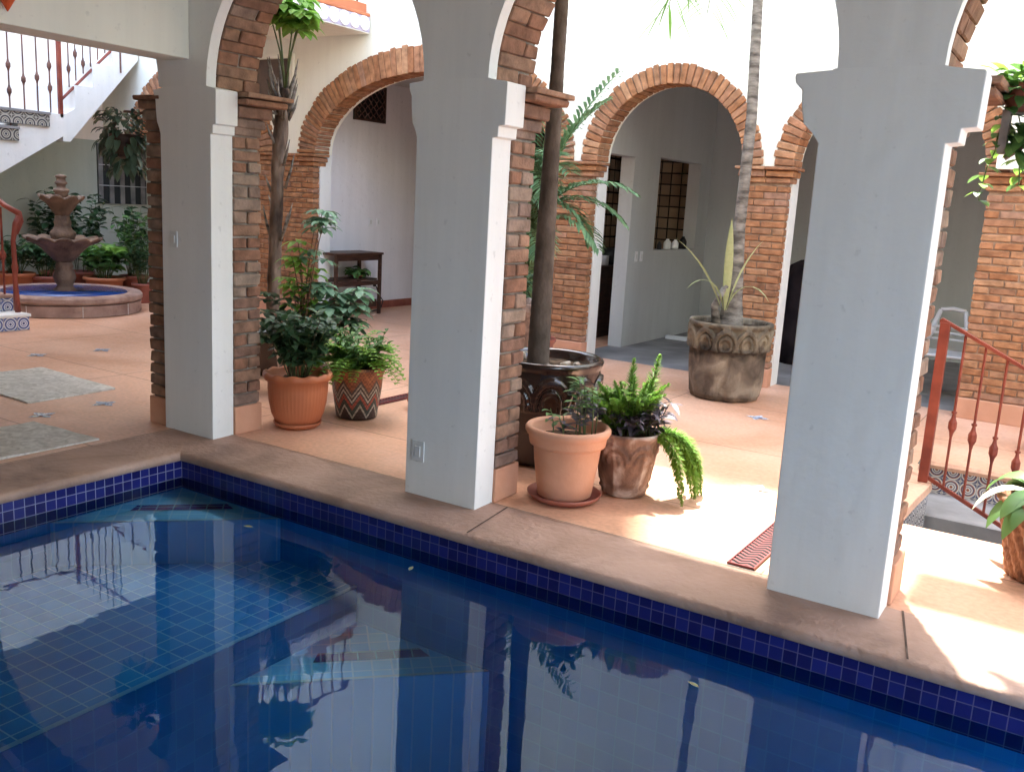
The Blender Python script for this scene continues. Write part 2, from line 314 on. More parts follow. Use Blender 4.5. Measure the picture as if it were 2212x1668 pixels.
# talavera style tile (flower/ring motif per cell)
def motif(name,axes,size,base,ring,dot,off=(0,0)):
    m=mat(name,base,.2,.5); b=m.node_tree.nodes['Principled BSDF']
    tc=N(m,'ShaderNodeTexCoord'); sp=N(m,'ShaderNodeSeparateXYZ'); L(m,tc.outputs['Object'],sp.inputs[0]); sq=[]; ed=[]
    for ax,o in zip(axes,off):
        mu=N(m,'ShaderNodeMath',operation='MULTIPLY_ADD'); L(m,sp.outputs['XYZ'.index(ax)],mu.inputs[0]); mu.inputs[1].default_value=1/size; mu.inputs[2].default_value=100+o
        fr=N(m,'ShaderNodeMath',operation='FRACT'); L(m,mu.outputs[0],fr.inputs[0])
        s1=N(m,'ShaderNodeMath',operation='SUBTRACT'); L(m,fr.outputs[0],s1.inputs[0]); s1.inputs[1].default_value=.5
        pw=N(m,'ShaderNodeMath',operation='MULTIPLY'); L(m,s1.outputs[0],pw.inputs[0]); L(m,s1.outputs[0],pw.inputs[1]); sq.append(pw)
        ab=N(m,'ShaderNodeMath',operation='ABSOLUTE'); L(m,s1.outputs[0],ab.inputs[0]); ed.append(ab)
    ad=N(m,'ShaderNodeMath',operation='ADD'); L(m,sq[0].outputs[0],ad.inputs[0]); L(m,sq[1].outputs[0],ad.inputs[1])
    rt_=N(m,'ShaderNodeMath',operation='SQRT'); L(m,ad.outputs[0],rt_.inputs[0])
    cr=N(m,'ShaderNodeValToRGB'); cr.color_ramp.interpolation='CONSTANT'; e=cr.color_ramp.elements
    e[0].position=0; e[0].color=(*dot,1); e[1].position=.09; e[1].color=(*base,1)
    for p,c in((.17,ring),(.22,base),(.30,ring),(.36,dot),(.42,base),(.5,ring),(.62,base)):
        q=e.new(p); q.color=(*c,1)
    L(m,rt_.outputs[0],cr.inputs[0])
    mxx=N(m,'ShaderNodeMath',operation='MAXIMUM'); L(m,ed[0].outputs[0],mxx.inputs[0]); L(m,ed[1].outputs[0],mxx.inputs[1])
    gt=N(m,'ShaderNodeMath',operation='GREATER_THAN'); L(m,mxx.outputs[0],gt.inputs[0]); gt.inputs[1].default_value=.475
    g=N(m,'ShaderNodeMix',data_type='RGBA'); g.inputs[7].default_value=(.35,.33,.3,1); L(m,cr.outputs[0],g.inputs[6]); L(m,gt.outputs[0],g.inputs[0]); L(m,g.outputs[2],b.inputs['Base Color'])
    return m
M['mot_yz']=motif('blue_white_tile','YZ',.14,(.66,.68,.72),(.08,.12,.32),(.05,.06,.18))
M['mot_xz']=motif('painted_riser_tile','XZ',.105,(.60,.56,.5),(.10,.10,.16),(.28,.10,.06))
M['mot_side']=motif('painted_riser_tile_side','YZ',.105,(.55,.52,.48),(.10,.10,.14),(.08,.08,.12))
M['scal_yz']=motif('balcony_ring_tile','YZ',.17,(.78,.70,.76),(.42,.40,.55),(.6,.55,.62))
# ------------------------------------------------------------------ structure
def ksurf(name,m,quads,z=None):
    mb=MB()
    for q in quads: mb.add(q,[tuple(range(len(q)))])
    o=mb.build(name,m); tag(o,kind='structure'); return o
def rect(x0,x1,y0,y1,z=0): return [(x0,y0,z),(x1,y0,z),(x1,y1,z),(x0,y1,z)]
ground=ksurf('ground',M['cement'],[rect(-60,60,8.9,60,-.02),rect(-60,-9,-60,8.9,-.02),rect(9.2,60,-60,8.9,-.02),rect(-9,9.2,-60,-6.6,-.02)])
PY=1.66; PB=3.27
ledge=[(3.72,PY),(3.84,PY),(3.855,2.2),(3.875,2.60),(3.872,2.68),(3.84,2.76),(3.78,2.84),(3.74,2.95),(3.725,3.1),(3.72,PB)]
fl=MB()
for q in [rect(-9,-.42,-6.6,.42),rect(-9,3.72,.42,PB),rect(3.72,9.2,.42,PY),rect(-9,9.2,PB,5.3),rect(-9,-.2,5.3,8.9),[(x,y,0) for x,y in ledge],rect(-.42,9.2,-6.6,-3.4)]:
    fl.add(q,[tuple(range(len(q)))])
tag(fl.build('floor',M['floor']),kind='structure')
tag(ksurf('gallery_floor',M['cement'],[rect(-.2,9.2,5.3,8.9,0)]),kind='structure')
# coping: rounded nosing swept along the pool edge
def coping():
    mb=MB(); T=.062
    prof=[(-.03,-T),(-.042,-T*.8),(-.046,-T*.5),(-.04,-T*.22),(-.02,-.006),(0.02,0.0),(.14,.002),(.28,.0),(.42,0.002)]  # (offset outwards, z)
    # long side: offset d -> y=+d ; short side: x=-d ; mitre at corner (0,0)
    seg=.12
    def row(p,n,line):
        pass
    nx=76
    xs=[i*(9.2)/nx for i in range(nx+1)]
    base=len(mb.v)
    for i in range(nx+1):
        for (d,z) in prof:
            x=-d if i==0 else xs[i]
            w=.004*noise.noise(Vector((x*3,d*9,1.3))) if d>-.03 else 0
            mb.v.append((x,d+(.004*noise.noise(Vector((x*5,2,0))) if d<0 else 0),z+w*.5))
    P_=len(prof)
    for i in range(nx):
        for j in range(P_-1):
            a=base+i*P_+j; mb.f.append((a,a+P_,a+P_+1,a+1))
    base=len(mb.v); ny=32
    for i in range(ny+1):
        for (d,z) in prof:
            y=d if i==0 else -i*3.0/ny
            mb.v.append((-d,y,z+(.002*noise.noise(Vector((d*9,y*3,4))) if i else 0)))
    for i in range(ny):
        for j in range(P_-1):
            a=base+i*P_+j; mb.f.append((a,a+1,a+P_+1,a+P_))
    # near side and under lip
    for j in range(P_-1):
        d0,z0=prof[j]; d1,z1=prof[j+1]
        mb.add([(-.42,-3.0-d0,z0),(9.2,-3.0-d0,z0),(9.2,-3.0-d1,z1),(-.42,-3.0-d1,z1)],[(0,3,2,1)])
    return mb.build('pool_coping',M['coping'],smooth=True)
tag(coping(),kind='structure')
# coping joints (thin dark mortar strips let into the stone)
jm=MB()
for x,sk in ((-.0,0),(2.15,.03),(4.16,.05),(6.3,0)):
    if x>0: jm.add([(x-.004+sk,-.035,.0035),(x+.004+sk,-.035,.0035),(x+.006-sk,.42,.0045),(x-.004-sk,.42,.0045)],[(0,1,2,3)])
tag(jm.build('coping_joint',noisy(mat('joint_grout',(.12,.08,.06),.9),(.07,.045,.035),(.16,.11,.085),9)),kind='structure')
tag(ksurf('coping_edge_joint',M['mortar'],[rect(-.42,3.72,.416,.424,.006),rect(-.424,-.416,-6.5,.42,.006)]),kind='structure')
# pool
tag(ksurf('pool_wall',M['navy_xz'],[[(0,0,-.245),(9.2,0,-.245),(9.2,0,-.055),(0,0,-.055)]]),kind='structure')
tag(ksurf('pool_side_wall',M['navy_yz'],[[(0,-3,-.245),(0,0,-.245),(0,0,-.055),(0,-3,-.055)]]),kind='structure')
tag(ksurf('pool_deep_wall',M['pool_xz'],[[(0,0,-1.3),(9.2,0,-1.3),(9.2,0,-.245),(0,0,-.245)],[(0,-3,-1.3),(9.2,-3,-1.3),(9.2,-3,-.05),(0,-3,-.05)]]),kind='structure')
tag(ksurf('pool_shelf_wall',M['pool_yz'],[[(0,-3,-.5),(0,0,-.5),(0,0,-.245),(0,-3,-.245)],[(1.45,-3,-1.3),(1.45,0,-1.3),(1.45,0,-.5),(1.45,-3,-.5)],[(9.2,-3,-1.3),(9.2,0,-1.3),(9.2,0,-.05),(9.2,-3,-.05)]]),kind='structure')
tag(ksurf('pool_shelf',M['pool_xy'],[rect(0,1.45,-3,0,-.5)]),kind='structure'); tag(ksurf('pool_floor',M['deep_xy'],[rect(1.45,9.2,-3,0,-1.25)]),kind='structure')
tag(ksurf('pool_shelf_edge',mat('pale_edge_tile',(.25,.55,.85),.3,.4),[rect(1.425,1.453,-3,0,-.494)]),kind='structure')
def cstep(x0,z0,z1,Lg):
    t=MB(); t.add([(x0,0,z1),(x0,-Lg,z1),(x0+Lg,0,z1),(x0,0,z0),(x0,-Lg,z0),(x0+Lg,0,z0)],[(0,1,2),(3,5,4),(1,4,5,2)])
    o=t.build('pool_step',M['step_xy']); tag(o,kind='structure')
    # rotated tile pattern comes from object axes: turn the object frame by 45 degrees
    Rz=Matrix.Rotation(R(45),4,'Z'); o.data.transform(Rz.inverted()); o.matrix_world=Rz
    n=.5*Lg; m2=MB()
    # dark stripe parallel to the nose
    def pt(s,d): # s along the nose, d inward
        a=Vector((x0,-Lg,0)); b=Vector((x0+Lg,0,0)); u=(b-a).normalized(); w=Vector((-u.y,u.x,0)); p=a+u*s+w*d; return (p.x,p.y,z1+.004)
    Ln=Lg*math.sqrt(2)
    m2.add([pt(Ln*.31,.184),pt(Ln*.86-.1,.184),pt(Ln*.84-.12,.276),pt(Ln*.33,.276)],[(0,1,2,3)])
    s=m2.build('pool_step_stripe',M['step_dark']); s.data.transform(Rz.inverted()); s.matrix_world=Rz; tag(s,kind='structure')
    e=MB(); e.add([pt(0,0),pt(Ln,0),pt(Ln-.02,.02),pt(.02,.02)],[(0,1,2,3)]); tag(e.build('pool_step_nose',mat('step_nose',(.45,.6,.72),.3)),kind='structure')
M['step_dark']=tile_mat('plum_step_tile',(.07,.03,.22),(.12,.05,.28),(.35,.45,.6),.092,'XY',gw=.045)
cstep(0,-.5,-.25,.86); cstep(1.452,-1.25,-.7,.88)
wm=MB(); wm.add(rect(0,9.2,-3,0,-.178),[(0,1,2,3)]); tag(wm.build('pool_water',M['water']),kind='structure')
# sunken steps on the right
st=MB()
st.add([(3.73,PB,-.22),(9.2,PB,-.22),(9.2,2.66,-.22),(3.73,2.66,-.22)],[(3,2,1,0)])
st.add([(3.73,2.66,-.22),(9.2,2.66,-.22),(9.2,2.66,-.40),(3.73,2.66,-.40)],[(0,3,2,1)])
st.add([(3.73,2.66,-.40),(9.2,2.66,-.40),(9.2,PY-.1,-.40),(3.73,PY-.1,-.40)],[(3,2,1,0)])
st.add([(3.73,PY,-.42),(9.2,PY,-.42),(9.2,PY,0),(3.73,PY,0)],[(0,3,2,1)])
tag(st.build('sunken_steps',M['cement']),kind='structure')
nz=MB(); 
tr_=MB(); tr_.add([(3.72,PB-.012,-.22),(9.2,PB-.012,-.22),(9.2,PB-.012,-.03),(3.72,PB-.012,-.03)],[(0,1,2,3)])
tag(tr_.build('pit_riser',M['mot_xz']),kind='structure')
nz.poly([(PB-.045,-.02),(PB-.04,-.045),(PB-.01,-.05),(PB+.1,-.05),(PB+.1,.004),(PB-.03,.004)],'x',3.74,9.2)
pts=[(x,y) for x,y in ledge[1:-1]]
tl=MB()
for i in range(len(pts)-1):
    (xa,ya),(xb,yb)=pts[i],pts[i+1]
    nz.add([(xa-.05,ya,.004),(xb-.05,yb,.004),(xb+.012,yb,.0),(xa+.012,ya,.0),(xa+.018,ya,-.045),(xb+.018,yb,-.045)],[(0,3,2,1),(3,4,5,2)])
    tl.add([(xa,ya,-.4),(xb,yb,-.4),(xb,yb,-.04),(xa,ya,-.04)],[(0,1,2,3)])
tag(nz.build('pit_nosing',M['floor'],smooth=False),kind='structure'); tag(tl.build('ledge_riser',M['mot_side']),kind='structure')
# ---- bricks
def brick_pier(mb,x0,x1,y0,y1,z0,z1,h=.068,g=.011,bl=.21,j=.006,c=.007):
    z=z0+g/2; k=0
    while z+h<z1+.02:
        hh=h*rnd.uniform(.9,1.08)
        off=(0 if k%2 else .5)
        Lx=x1-x0; n=max(1,round(Lx/bl)); xs=[x0]
        if n==1: xs=[x0,x1]
        else:
            xs=[x0]+[x0+(i+off-.5*(k%2==0)*0)*Lx/n+rnd.uniform(-.012,.012) for i in range(1 if not off else 0,n)]+[x1]
            if off: xs=[x0]+[x0+(i+.5)*Lx/n+rnd.uniform(-.012,.012) for i in range(n)]+[x1]
        ny=1 if (y1-y0)<.14 else (2 if k%2 else 1)
        ys=[y0,y1] if ny==1 else [y0,y0+(y1-y0)*rnd.choice((.45,.55,.5)),y1]
        for a,b in zip(xs[:-1],xs[1:]):
            for ya,yb in zip(ys[:-1],ys[1:]):
                o=[rnd.uniform(-j,j) for _ in range(4)]
                hx=(b-a-g)/2; hy=(yb-ya-g)/2
                if a==x0: a_=a-rnd.uniform(0,j*1.6)
                else: a_=a+g/2
                if b==x1: b_=b+rnd.uniform(0,j*1.6)
                else: b_=b-g/2
                c0=ya-rnd.uniform(0,j) if ya==y0 else ya+g/2
                c1=yb+rnd.uniform(0,j) if yb==y1 else yb-g/2
                Mx=Matrix.Translation(((a_+b_)/2,(c0+c1)/2,z+hh/2))@Matrix.Rotation(rnd.uniform(-.012,.012),4,'Y')
                mb.cbox(Mx,(b_-a_)/2,(c1-c0)/2,hh/2,c,.003)
        z+=hh+g; k+=1
def brick_ring(mb,cx,zs,a,b,t,y0,y1,n,j=.008,c=.007,gap=.012,ysplit=False,t0=0,t1=PI):
    for i in range(n):
        th=t0+(t1-t0)*(i+.5)/n
        px,pz=cx+a*cos(th),zs+b*sin(th)
        nx_,nz_=cos(th)/a,sin(th)/b; l=math.hypot(nx_,nz_); nx_/=l; nz_/=l
        ds=math.hypot(a*sin(th),b*cos(th))*(t1-t0)/n
        tt=t*rnd.uniform(.94,1.05)
        w=(ds-gap)/2*(1+.5*t/ max(a,b))
        X=Vector((nx_,0,nz_)); Y=Vector((0,1,0)); Z=X.cross(Y)
        cc=Vector((px,0,pz))+X*(tt/2+rnd.uniform(-j,j*.3))
        splits=[(y0,y1)]
        if ysplit: 
            s=y0+(y1-y0)*rnd.choice((.38,.5,.62)); splits=[(y0,s-gap/2),(s+gap/2,y1)] if i%2 else [(y0,y1)]
        for ya,yb in splits:
            yb2=yb+(rnd.uniform(-j,j) if yb==y1 else 0); ya2=ya+rnd.uniform(-j*.5,j*.5) if ya==y0 else ya
            Mx=Matrix(((X.x,Y.x,Z.x,cc.x),(X.y,Y.y,Z.y,(ya2+yb2)/2),(X.z,Y.z,Z.z,cc.z),(0,0,0,1)))
            mb.cbox(Mx@Matrix.Rotation(rnd.uniform(-.02,.02),4,'Y'),tt/2,(yb2-ya2)/2,w*rnd.uniform(.94,1.04),c,.003)
def ring_core(mb,cx,zs,a,b,t,y0,y1,n=40):
    base=len(mb.v)
    for i in range(n+1):
        th=PI*i/n
        nx_,nz_=cos(th)/a,sin(th)/b; l=math.hypot(nx_,nz_); nx_/=l; nz_/=l
        px,pz=cx+a*cos(th),zs+b*sin(th)
        for (d,y) in ((.014,y0+.01),(.014,y1-.012),(t-.014,y1-.012),(t-.014,y0+.01)):
            mb.v.append((px+nx_*d,y,pz+nz_*d))
    for i in range(n):
        q=base+i*4
        for k in range(4): mb.f.append((q+k,q+4+k,q+4+(k+1)%4,q+(k+1)%4))
def arch_slab(mb,x0,x1,zs,zt,ops,y0,y1,n=36):
    xs=[(x0,zs)]
    for (cx,a,b,zo) in ops:
        for i in range(n+1):
            th=PI-PI*i/n; xs.append((cx+a*cos(th),zo+b*sin(th)))
    xs.append((x1,zs))
    # insert: verts columns (x, zbottom)
    base=len(mb.v)
    for x,zb in xs:
        mb.v.extend([(x,y0,zb),(x,y0,zt),(x,y1,zb),(x,y1,zt)])
    for i in range(len(xs)-1):
        a=base+i*4; b=a+4
        mb.f.extend([(a,b,b+1,a+1),(b+2,a+2,a+3,b+3),(a+2,b+2,b,a),(a+1,b+1,b+3,a+3)])
    a=base; mb.f.append((a,a+1,a+3,a+2)); a=base+4*(len(xs)-1); mb.f.append((a,a+2,a+3,a+1))
# ---- near arcade
Wc=.47; Y0=.274; Y1=.442; Y2=.66; ZS=2.18
CX=[-.043,2.008,4.043,6.085]
clab=['white plastered column on the inner corner of the pool, standing on the stone coping','white plastered column with brick back between the palm pot and the ribbed pot',
 'large white plastered column nearest the camera beside the red metal grate','white plastered pool column furthest along the coping past the sunken steps']
for i,X in enumerate(CX):
    root=thing('arcade_column',(X-Wc/2,Y0,0),clab[i],'column','columns along the pool edge')
    xl,xr=X-Wc,X
    eR=(.05,.072,.105,.1)[i]; eL=(.06,.06,.12,.1)[i]
    out=[(xl,0.0),(xr,0.0),(xr,1.90),(xr+eR*.42,1.905),(xr+eR*.45,1.955),(xr+eR*.95,1.96),(xr+eR,2.15),(xr+eR*.96,2.162),(xr-.02,ZS-.006),(xr-.035,ZS),(xl+.035,ZS),(xl+.02,ZS-.006),(xl-eL*.96,2.164),(xl-eL,2.156),(xl-eL*.97,2.130),(xl-eL*.72,2.10),(xl-eL*.68,2.04),(xl-eL*.55,1.97),(xl-eL*.2,1.93),(xl,1.895)]
    m=MB(); m.poly(out,'y',Y0,Y1); so_=m.build('shaft',M['white'],root,bevel=.010,fix=True)
    mod=so_.modifiers[0]; mod.limit_method='WEIGHT'; me=so_.data; at_=me.attributes.new('bevel_weight_edge','FLOAT','EDGE')
    for e_ in me.edges:
        za,zb=[me.vertices[v].co.z for v in e_.vertices]; ya,yb=[me.vertices[v].co.y for v in e_.vertices]
        at_.data[e_.index].value=0.0 if min(za,zb)>ZS-.012 and abs(ya-yb)<1e-5 or max(za,zb)<.001 else 1.0
    m=MB(); brick_pier(m,xl-.005,xr+(-.012 if i==2 else .006),Y1+.004,Y2,.19,2.02,bl=.24)
    if i==0: brick_pier(m,-.69,-.518,.30,Y2-.005,.19,1.98,bl=.2)
    m.build('brick_pier',M['brick'],root)
    m=MB(); m.box(xl+.008,xr-(.022 if i==2 else .008),Y1-.001,Y2-.012,.15,2.1)
    if i==0: m.box(-.675,-.5135,.315,Y2-.02,.0,2.0)
    m.build('mortar_bed',M['mortar'],root)
    m=MB()
    for (z,h,e) in ((1.955,.058,.03),(2.02,.065,.06),(2.092,.035,.13)):
        n=3
        for q in range(n):
            a=xl-e+(Wc+2*e)*q/n; b=xl-e+(Wc+2*e)*(q+1)/n
            m.cbox(Matrix.Translation(((a+b)/2,(Y1+.003+Y2+e)/2,z+h/2)),(b-a)/2-.004,(Y2+e-Y1-.003)/2,h/2,.007,.003)
    m.cbox(Matrix.Translation((xl+Wc/2,(Y1+.003+Y2+.16)/2,2.148)),Wc/2+.14,(Y2+.16-Y1-.003)/2,.014,.005,.004)
    if i==0:
        for (z,h,e) in ((1.985,.06,.03),(2.05,.05,.06),(2.105,.028,.10)):
            m.cbox(Matrix.Translation((-.602-e/2,(.3-e*.3+Y2)/2,z+h/2)),.085+e/2,(Y2-.3+e*.3)/2,h/2,.007,.003)
    m.build('brick_capital',M['brick'],root)
    m=MB(); m.box(xl-.012,xr+.014,Y1+.004,Y2+.012,0,.185)
    if i==0: m.box(-.70,-.516,.29,Y2-.002,0,.185)
    m.build('plinth',M['saucer2'] if 'saucer2' in M else M['terra_lt'],root,bevel=.006)
AR=.825
ops=[(-2.01,1.49,.95,ZS)]+[((CX[i]+CX[i+1]-Wc)/2,AR,AR,ZS) for i in range(3)]
wroot=thing('arcade_wall',(3,Y0,2.17),'white plastered arcade wall with brick lined arches running above the pool columns','wall')
m=MB(); arch_slab(m,-4.2,9.2,ZS,3.5,ops,Y0,.345); m.build('plaster_face',M['white'],wroot)
m=MB(); arch_slab(m,-4.2,9.2,ZS,3.5,[(cx,a+.03,b+.03,z) for cx,a,b,z in ops],.3455,Y2-.005); m.build('rear_wall',M['cream'],wroot)
for k,(cx,a,b,z) in enumerate(ops):
    m=MB(); n=36 if k else 50
    brick_ring(m,cx,ZS-.005,a,b,(.25),.352,Y2+.02,n,ysplit=True,j=.009)
    r=m.build('brick_arch',M['brick'],wroot)
    m=MB(); ring_core(m,cx,ZS-.005,a,b,.25,.35,Y2+.012); m.build('arch_mortar',M['mortar'],r)
# upper storey over the arcade with an added shade slab and beam, ceiling, far enclosing walls
def slabthing(name,label,cat,m,boxes,bev=0):
    b=MB()
    for q in boxes: b.box(*q)
    o=b.build(name,m,bevel=bev); tag(o,label,cat); return o
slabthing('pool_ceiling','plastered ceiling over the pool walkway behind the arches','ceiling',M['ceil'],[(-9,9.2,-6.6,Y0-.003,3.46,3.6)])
slabthing('upper_storey_wall','white upper storey wall above the pool arcade','wall',M['cream'],[(-4.2,9.2,Y0,Y2,3.503,5.4)])
slabthing('shade_slab','unseen slab added over the arcade to shade the pool edge','shade slab',M['cream'],[(-5.3,1.35,Y2+.003,1.80,3.5,3.62),(1.353,3.15,Y2+.003,1.86,3.5,3.62)])  # out-of-view slab added to keep the sun off coping and pool
slabthing('shade_beam','unseen beam added over the sunken steps to shade the floor','beam',M['cream'],[(3.3,9.2,2.0,2.42,3.5,3.66)])  # out-of-view beam added to cast a band of shade on the floor
slabthing('walkway_beam','cream plastered lintel over the left walkway meeting the corner column','beam',M['cream'],[(-.48,-.223,-6.6,Y0-.003,2.335,3.457)],.006)
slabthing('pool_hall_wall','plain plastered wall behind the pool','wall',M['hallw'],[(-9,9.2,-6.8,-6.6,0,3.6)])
slabthing('boundary_wall','plain cream boundary wall at the right of the courtyard','wall',M['cream'],[(9.2,9.4,.66,8.9,-.5,6.0)])
# ---- facade across the courtyard
FY=5.05; FB=5.35; FS=2.05
FYL=1
fops=[(-6.1,1.22,.95,FS),(-2.175,1.705,.94,FS),(.84,.775,.76,FS),(2.87,.80,.77,FS),(5.9,.9,.8,FS)]
froot=thing('courtyard_facade',(0,FY,2.05),'tall white house wall across the courtyard with brick ringed arches','wall')
m=MB(); arch_slab(m,-8.19,9.2,FS,8.1,fops,FY+.002,FB); m.build('wall',M['cream'],froot)
for k,(cx,a,b,z) in enumerate(fops):
    m=MB(); t=.30 if k<2 else .19
    brick_ring(m,cx,FS,a-.012,b-.012,t,FY-.02,FB-.06,(64 if k==1 else 46 if k==0 else 38),j=.006,c=.006,gap=.010)
    r=m.build('brick_arch',M['brick2'],froot)
    m=MB(); ring_core(m,cx,FS,a-.012,b-.012,t,FY-.012,FB-.05); m.build('arch_mortar',M['mortar2'],r)
m=MB(); m.box(-8.19,.35,FY+.01,FB,8.103,12.2); m.build('shade_storey',M['cream'],froot)  # unseen taller block added to shade the left of the courtyard
piers=[(-4.88,-3.90,'wide orange brick pier behind the bare tree trunk'),(-.465,.04,'orange brick pier behind the areca palm with a white inner side'),(1.64,2.05,'orange brick pier behind the weathered round planter'),(3.70,5.0,'wide orange brick pier behind the red stair railing'),(6.8,7.4,'orange brick pier at the far right of the facade')]
for x0,x1,lab in piers:
    root=thing('brick_pier',((x0+x1)/2,FY,0),lab,'pillar','brick piers of the far arcade')
    m=MB(); brick_pier(m,x0,x1,FY-.008,FY+.10,.18,1.90,h=.052,g=.011,bl=.215,j=.004,c=.005); m.build('brickwork',M['brick2'],root)
    m=MB(); m.box(x0+.008,x1-.008,FY+.002,FY+.09,0.17,2.0); m.build('mortar_bed',M['mortar2'],root)
    m=MB(); m.box(x0+.012,x1+.014,FY+.105,FB-.002,0,FS-.003); m.build('plaster_back',M['white'],root)
    m=MB()
    for (z,h,e) in ((1.90,.05,.025),(1.955,.055,.055),(2.015,.03,.085)):
        n=max(2,int((x1-x0)/.22))
        for q in range(n):
            a=x0-e+(x1-x0+2*e)*q/n; b=x0-e+(x1-x0+2*e)*(q+1)/n
            m.cbox(Matrix.Translation(((a+b)/2,(FY-e+FY+.2)/2,z+h/2)),(b-a)/2-.003,(.2+e)/2,h/2,.006,.003)
    m.build('capital',M['brick2'],root)
    m=MB(); m.box(x0-.012,x1+.012,FY-.025,FY+.103,0,.175); m.build('plinth',M['terra_lt'],root,bevel=.006)
# cream pilaster above the right pier
b=MB(); n=14
pp=[(3.78,6.4),(5.1,6.4),(5.1,2.07),(3.74,2.07)]+[(3.74-.0-.0*i,2.07) for i in range(0)]
arc=[(3.74-.55*(1-cos(t)),3.25+.85*sin(t)) for t in [i*PI/2/n for i in range(n+1)]]
pp=[(3.19,6.4),(5.1,6.4),(5.1,2.07),(3.745,2.07),(3.745,3.2)]+[(3.745-.555*(1-cos(t)),3.2+.9*sin(t)) for t in [i*PI/2/n for i in range(1,n+1)]]
b.poly(pp,'y',FY-.17,FY-.002); tag(b.build('pilaster',M['cream'],fix=True),'cream projecting wall panel with a curved edge above the right brick pier','wall panel')
# rooms behind the facade
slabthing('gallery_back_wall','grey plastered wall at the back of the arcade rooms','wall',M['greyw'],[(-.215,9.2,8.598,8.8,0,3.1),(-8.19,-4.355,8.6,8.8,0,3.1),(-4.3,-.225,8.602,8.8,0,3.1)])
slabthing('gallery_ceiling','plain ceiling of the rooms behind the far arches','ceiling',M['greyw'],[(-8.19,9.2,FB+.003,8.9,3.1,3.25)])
lav=MB(); lav.box(-4.35,-4.1,FB+.003,8.598,0,3.097); tag(lav.build('lavender_wall',M['lav']),'pale lavender wall seen through the wide left arch','wall')
gw=MB()
gx0,gx1=-.22,-.05
for q in [(5.353,5.42,0,3.097),(5.42,6.2,2.17,3.097),(6.2,6.9,0,3.097),(6.9,8.2,0,1.115),(6.9,8.2,2.215,3.097),(8.2,8.597,0,3.097)]: gw.box(gx0,gx1,*q)
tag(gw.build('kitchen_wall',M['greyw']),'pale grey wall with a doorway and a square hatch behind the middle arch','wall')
tm=motif('kitchen_tile','YZ',.13,(.30,.20,.12),(.22,.13,.08),(.35,.26,.17))
kt=MB(); kt.box(-1.3,-1.25,5.9,8.54,0,2.6); k2=MB(); k2.box(-1.25,-.222,8.54,8.597,0,2.6)
M['ktile']=tile_mat('brown_grid_tile',(.16,.10,.065),(.30,.21,.14),(.015,.012,.01),.15,'YZ',gw=.07)
M['ktile2']=tile_mat('brown_grid_tile_back',(.20,.13,.085),(.36,.26,.17),(.015,.012,.01),.15,'XZ',gw=.06)
tag(kt.build('tiled_side_wall',M['ktile']),'dark brown tiled wall seen through the kitchen doorway','wall')
tag(k2.build('tiled_kitchen_wall',M['ktile2']),'brown tiled wall with dark joints seen through the square hatch','wall')
co=MB(); co.box(-1.24,-.6,6.3,8.5,0,.88); tag(co.build('kitchen_counter',M['wood'],bevel=.01),'dark kitchen counter seen through the doorway','counter')
# left building block: balcony slab
bal=thing('balcony',(-3.4,3,3.42),'overhanging balcony edged with ringed tiles above the wide arch','balcony')
m=MB(); m.box(-5.4,-3.012,.67,FY-.03,3.42,3.60); m.build('slab',M['cream'],bal)
m=MB(); m.box(-5.4,-3.0,.665,FY-.028,3.603,3.64); m.build('nosing',M['terra'],bal,bevel=.008)
m=MB(); m.add([(-3.008,.67,3.43),(-3.008,FY-.03,3.43),(-3.008,FY-.03,3.60),(-3.008,.67,3.60)],[(0,1,2,3)]); m.build('tile_edge',M['scal_flat'] if 'scal_flat' in M else mat('lilac_tile',(.45,.40,.52),.3),bal)
m=MB(); m.box(-3.16,-3.03,4.2,FY-.06,3.642,3.74); m.build('planter_box',M['terra'],bal,bevel=.006)
n=26
rm=MB()
for i in range(n):
    y=FY-.12-i*.168; 
    rm.lathe([(.0,0),(.052,0),(.06,.004),(.076,.004),(.082,.0)],20,(0,0,0)) if 0 else None
    base=len(rm.v)
    for (r,d) in ((.0,.010),(.030,.010),(.034,.004),(.052,.004),(.056,.012),(.080,.012),(.083,0)):
        for k in range(20): a=2*PI*k/20; rm.v.append((-3.007+d,y+r*cos(a),3.52+r*sin(a)))
    for q in range(6):
        for k in range(20): rm.f.append((base+q*20+k,base+q*20+(k+1)%20,base+(q+1)*20+(k+1)%20,base+(q+1)*20+k))
rm.build('ring_tiles',mat('white_ring_tile',(.80,.74,.78),.3,.5),bal)
m=MB()
for i in range(22): m.tube([(-3.1,FY-.15-i*.2,3.64),(-3.1,FY-.15-i*.2,4.45)],.011,6)
m.tube([(-3.1,.7,3.72),(-3.1,FY-.05,3.72)],.014,6); m.tube([(-3.1,.7,4.47),(-3.1,FY-.05,4.47)],.025,6)
m.build('railing',M['iron'],bal)
# left boundary
slabthing('stair_back_wall','pale pinkish wall behind the staircase and fountain','wall',M['pink'],[(-8.4,-8.2,-6.6,8.9,2.15,9.0)])
slabthing('fountain_back_wall','sage grey wall under the stairs behind the fountain','wall',M['green'],[(-8.4,-8.195,-6.6,8.9,0,2.147)])
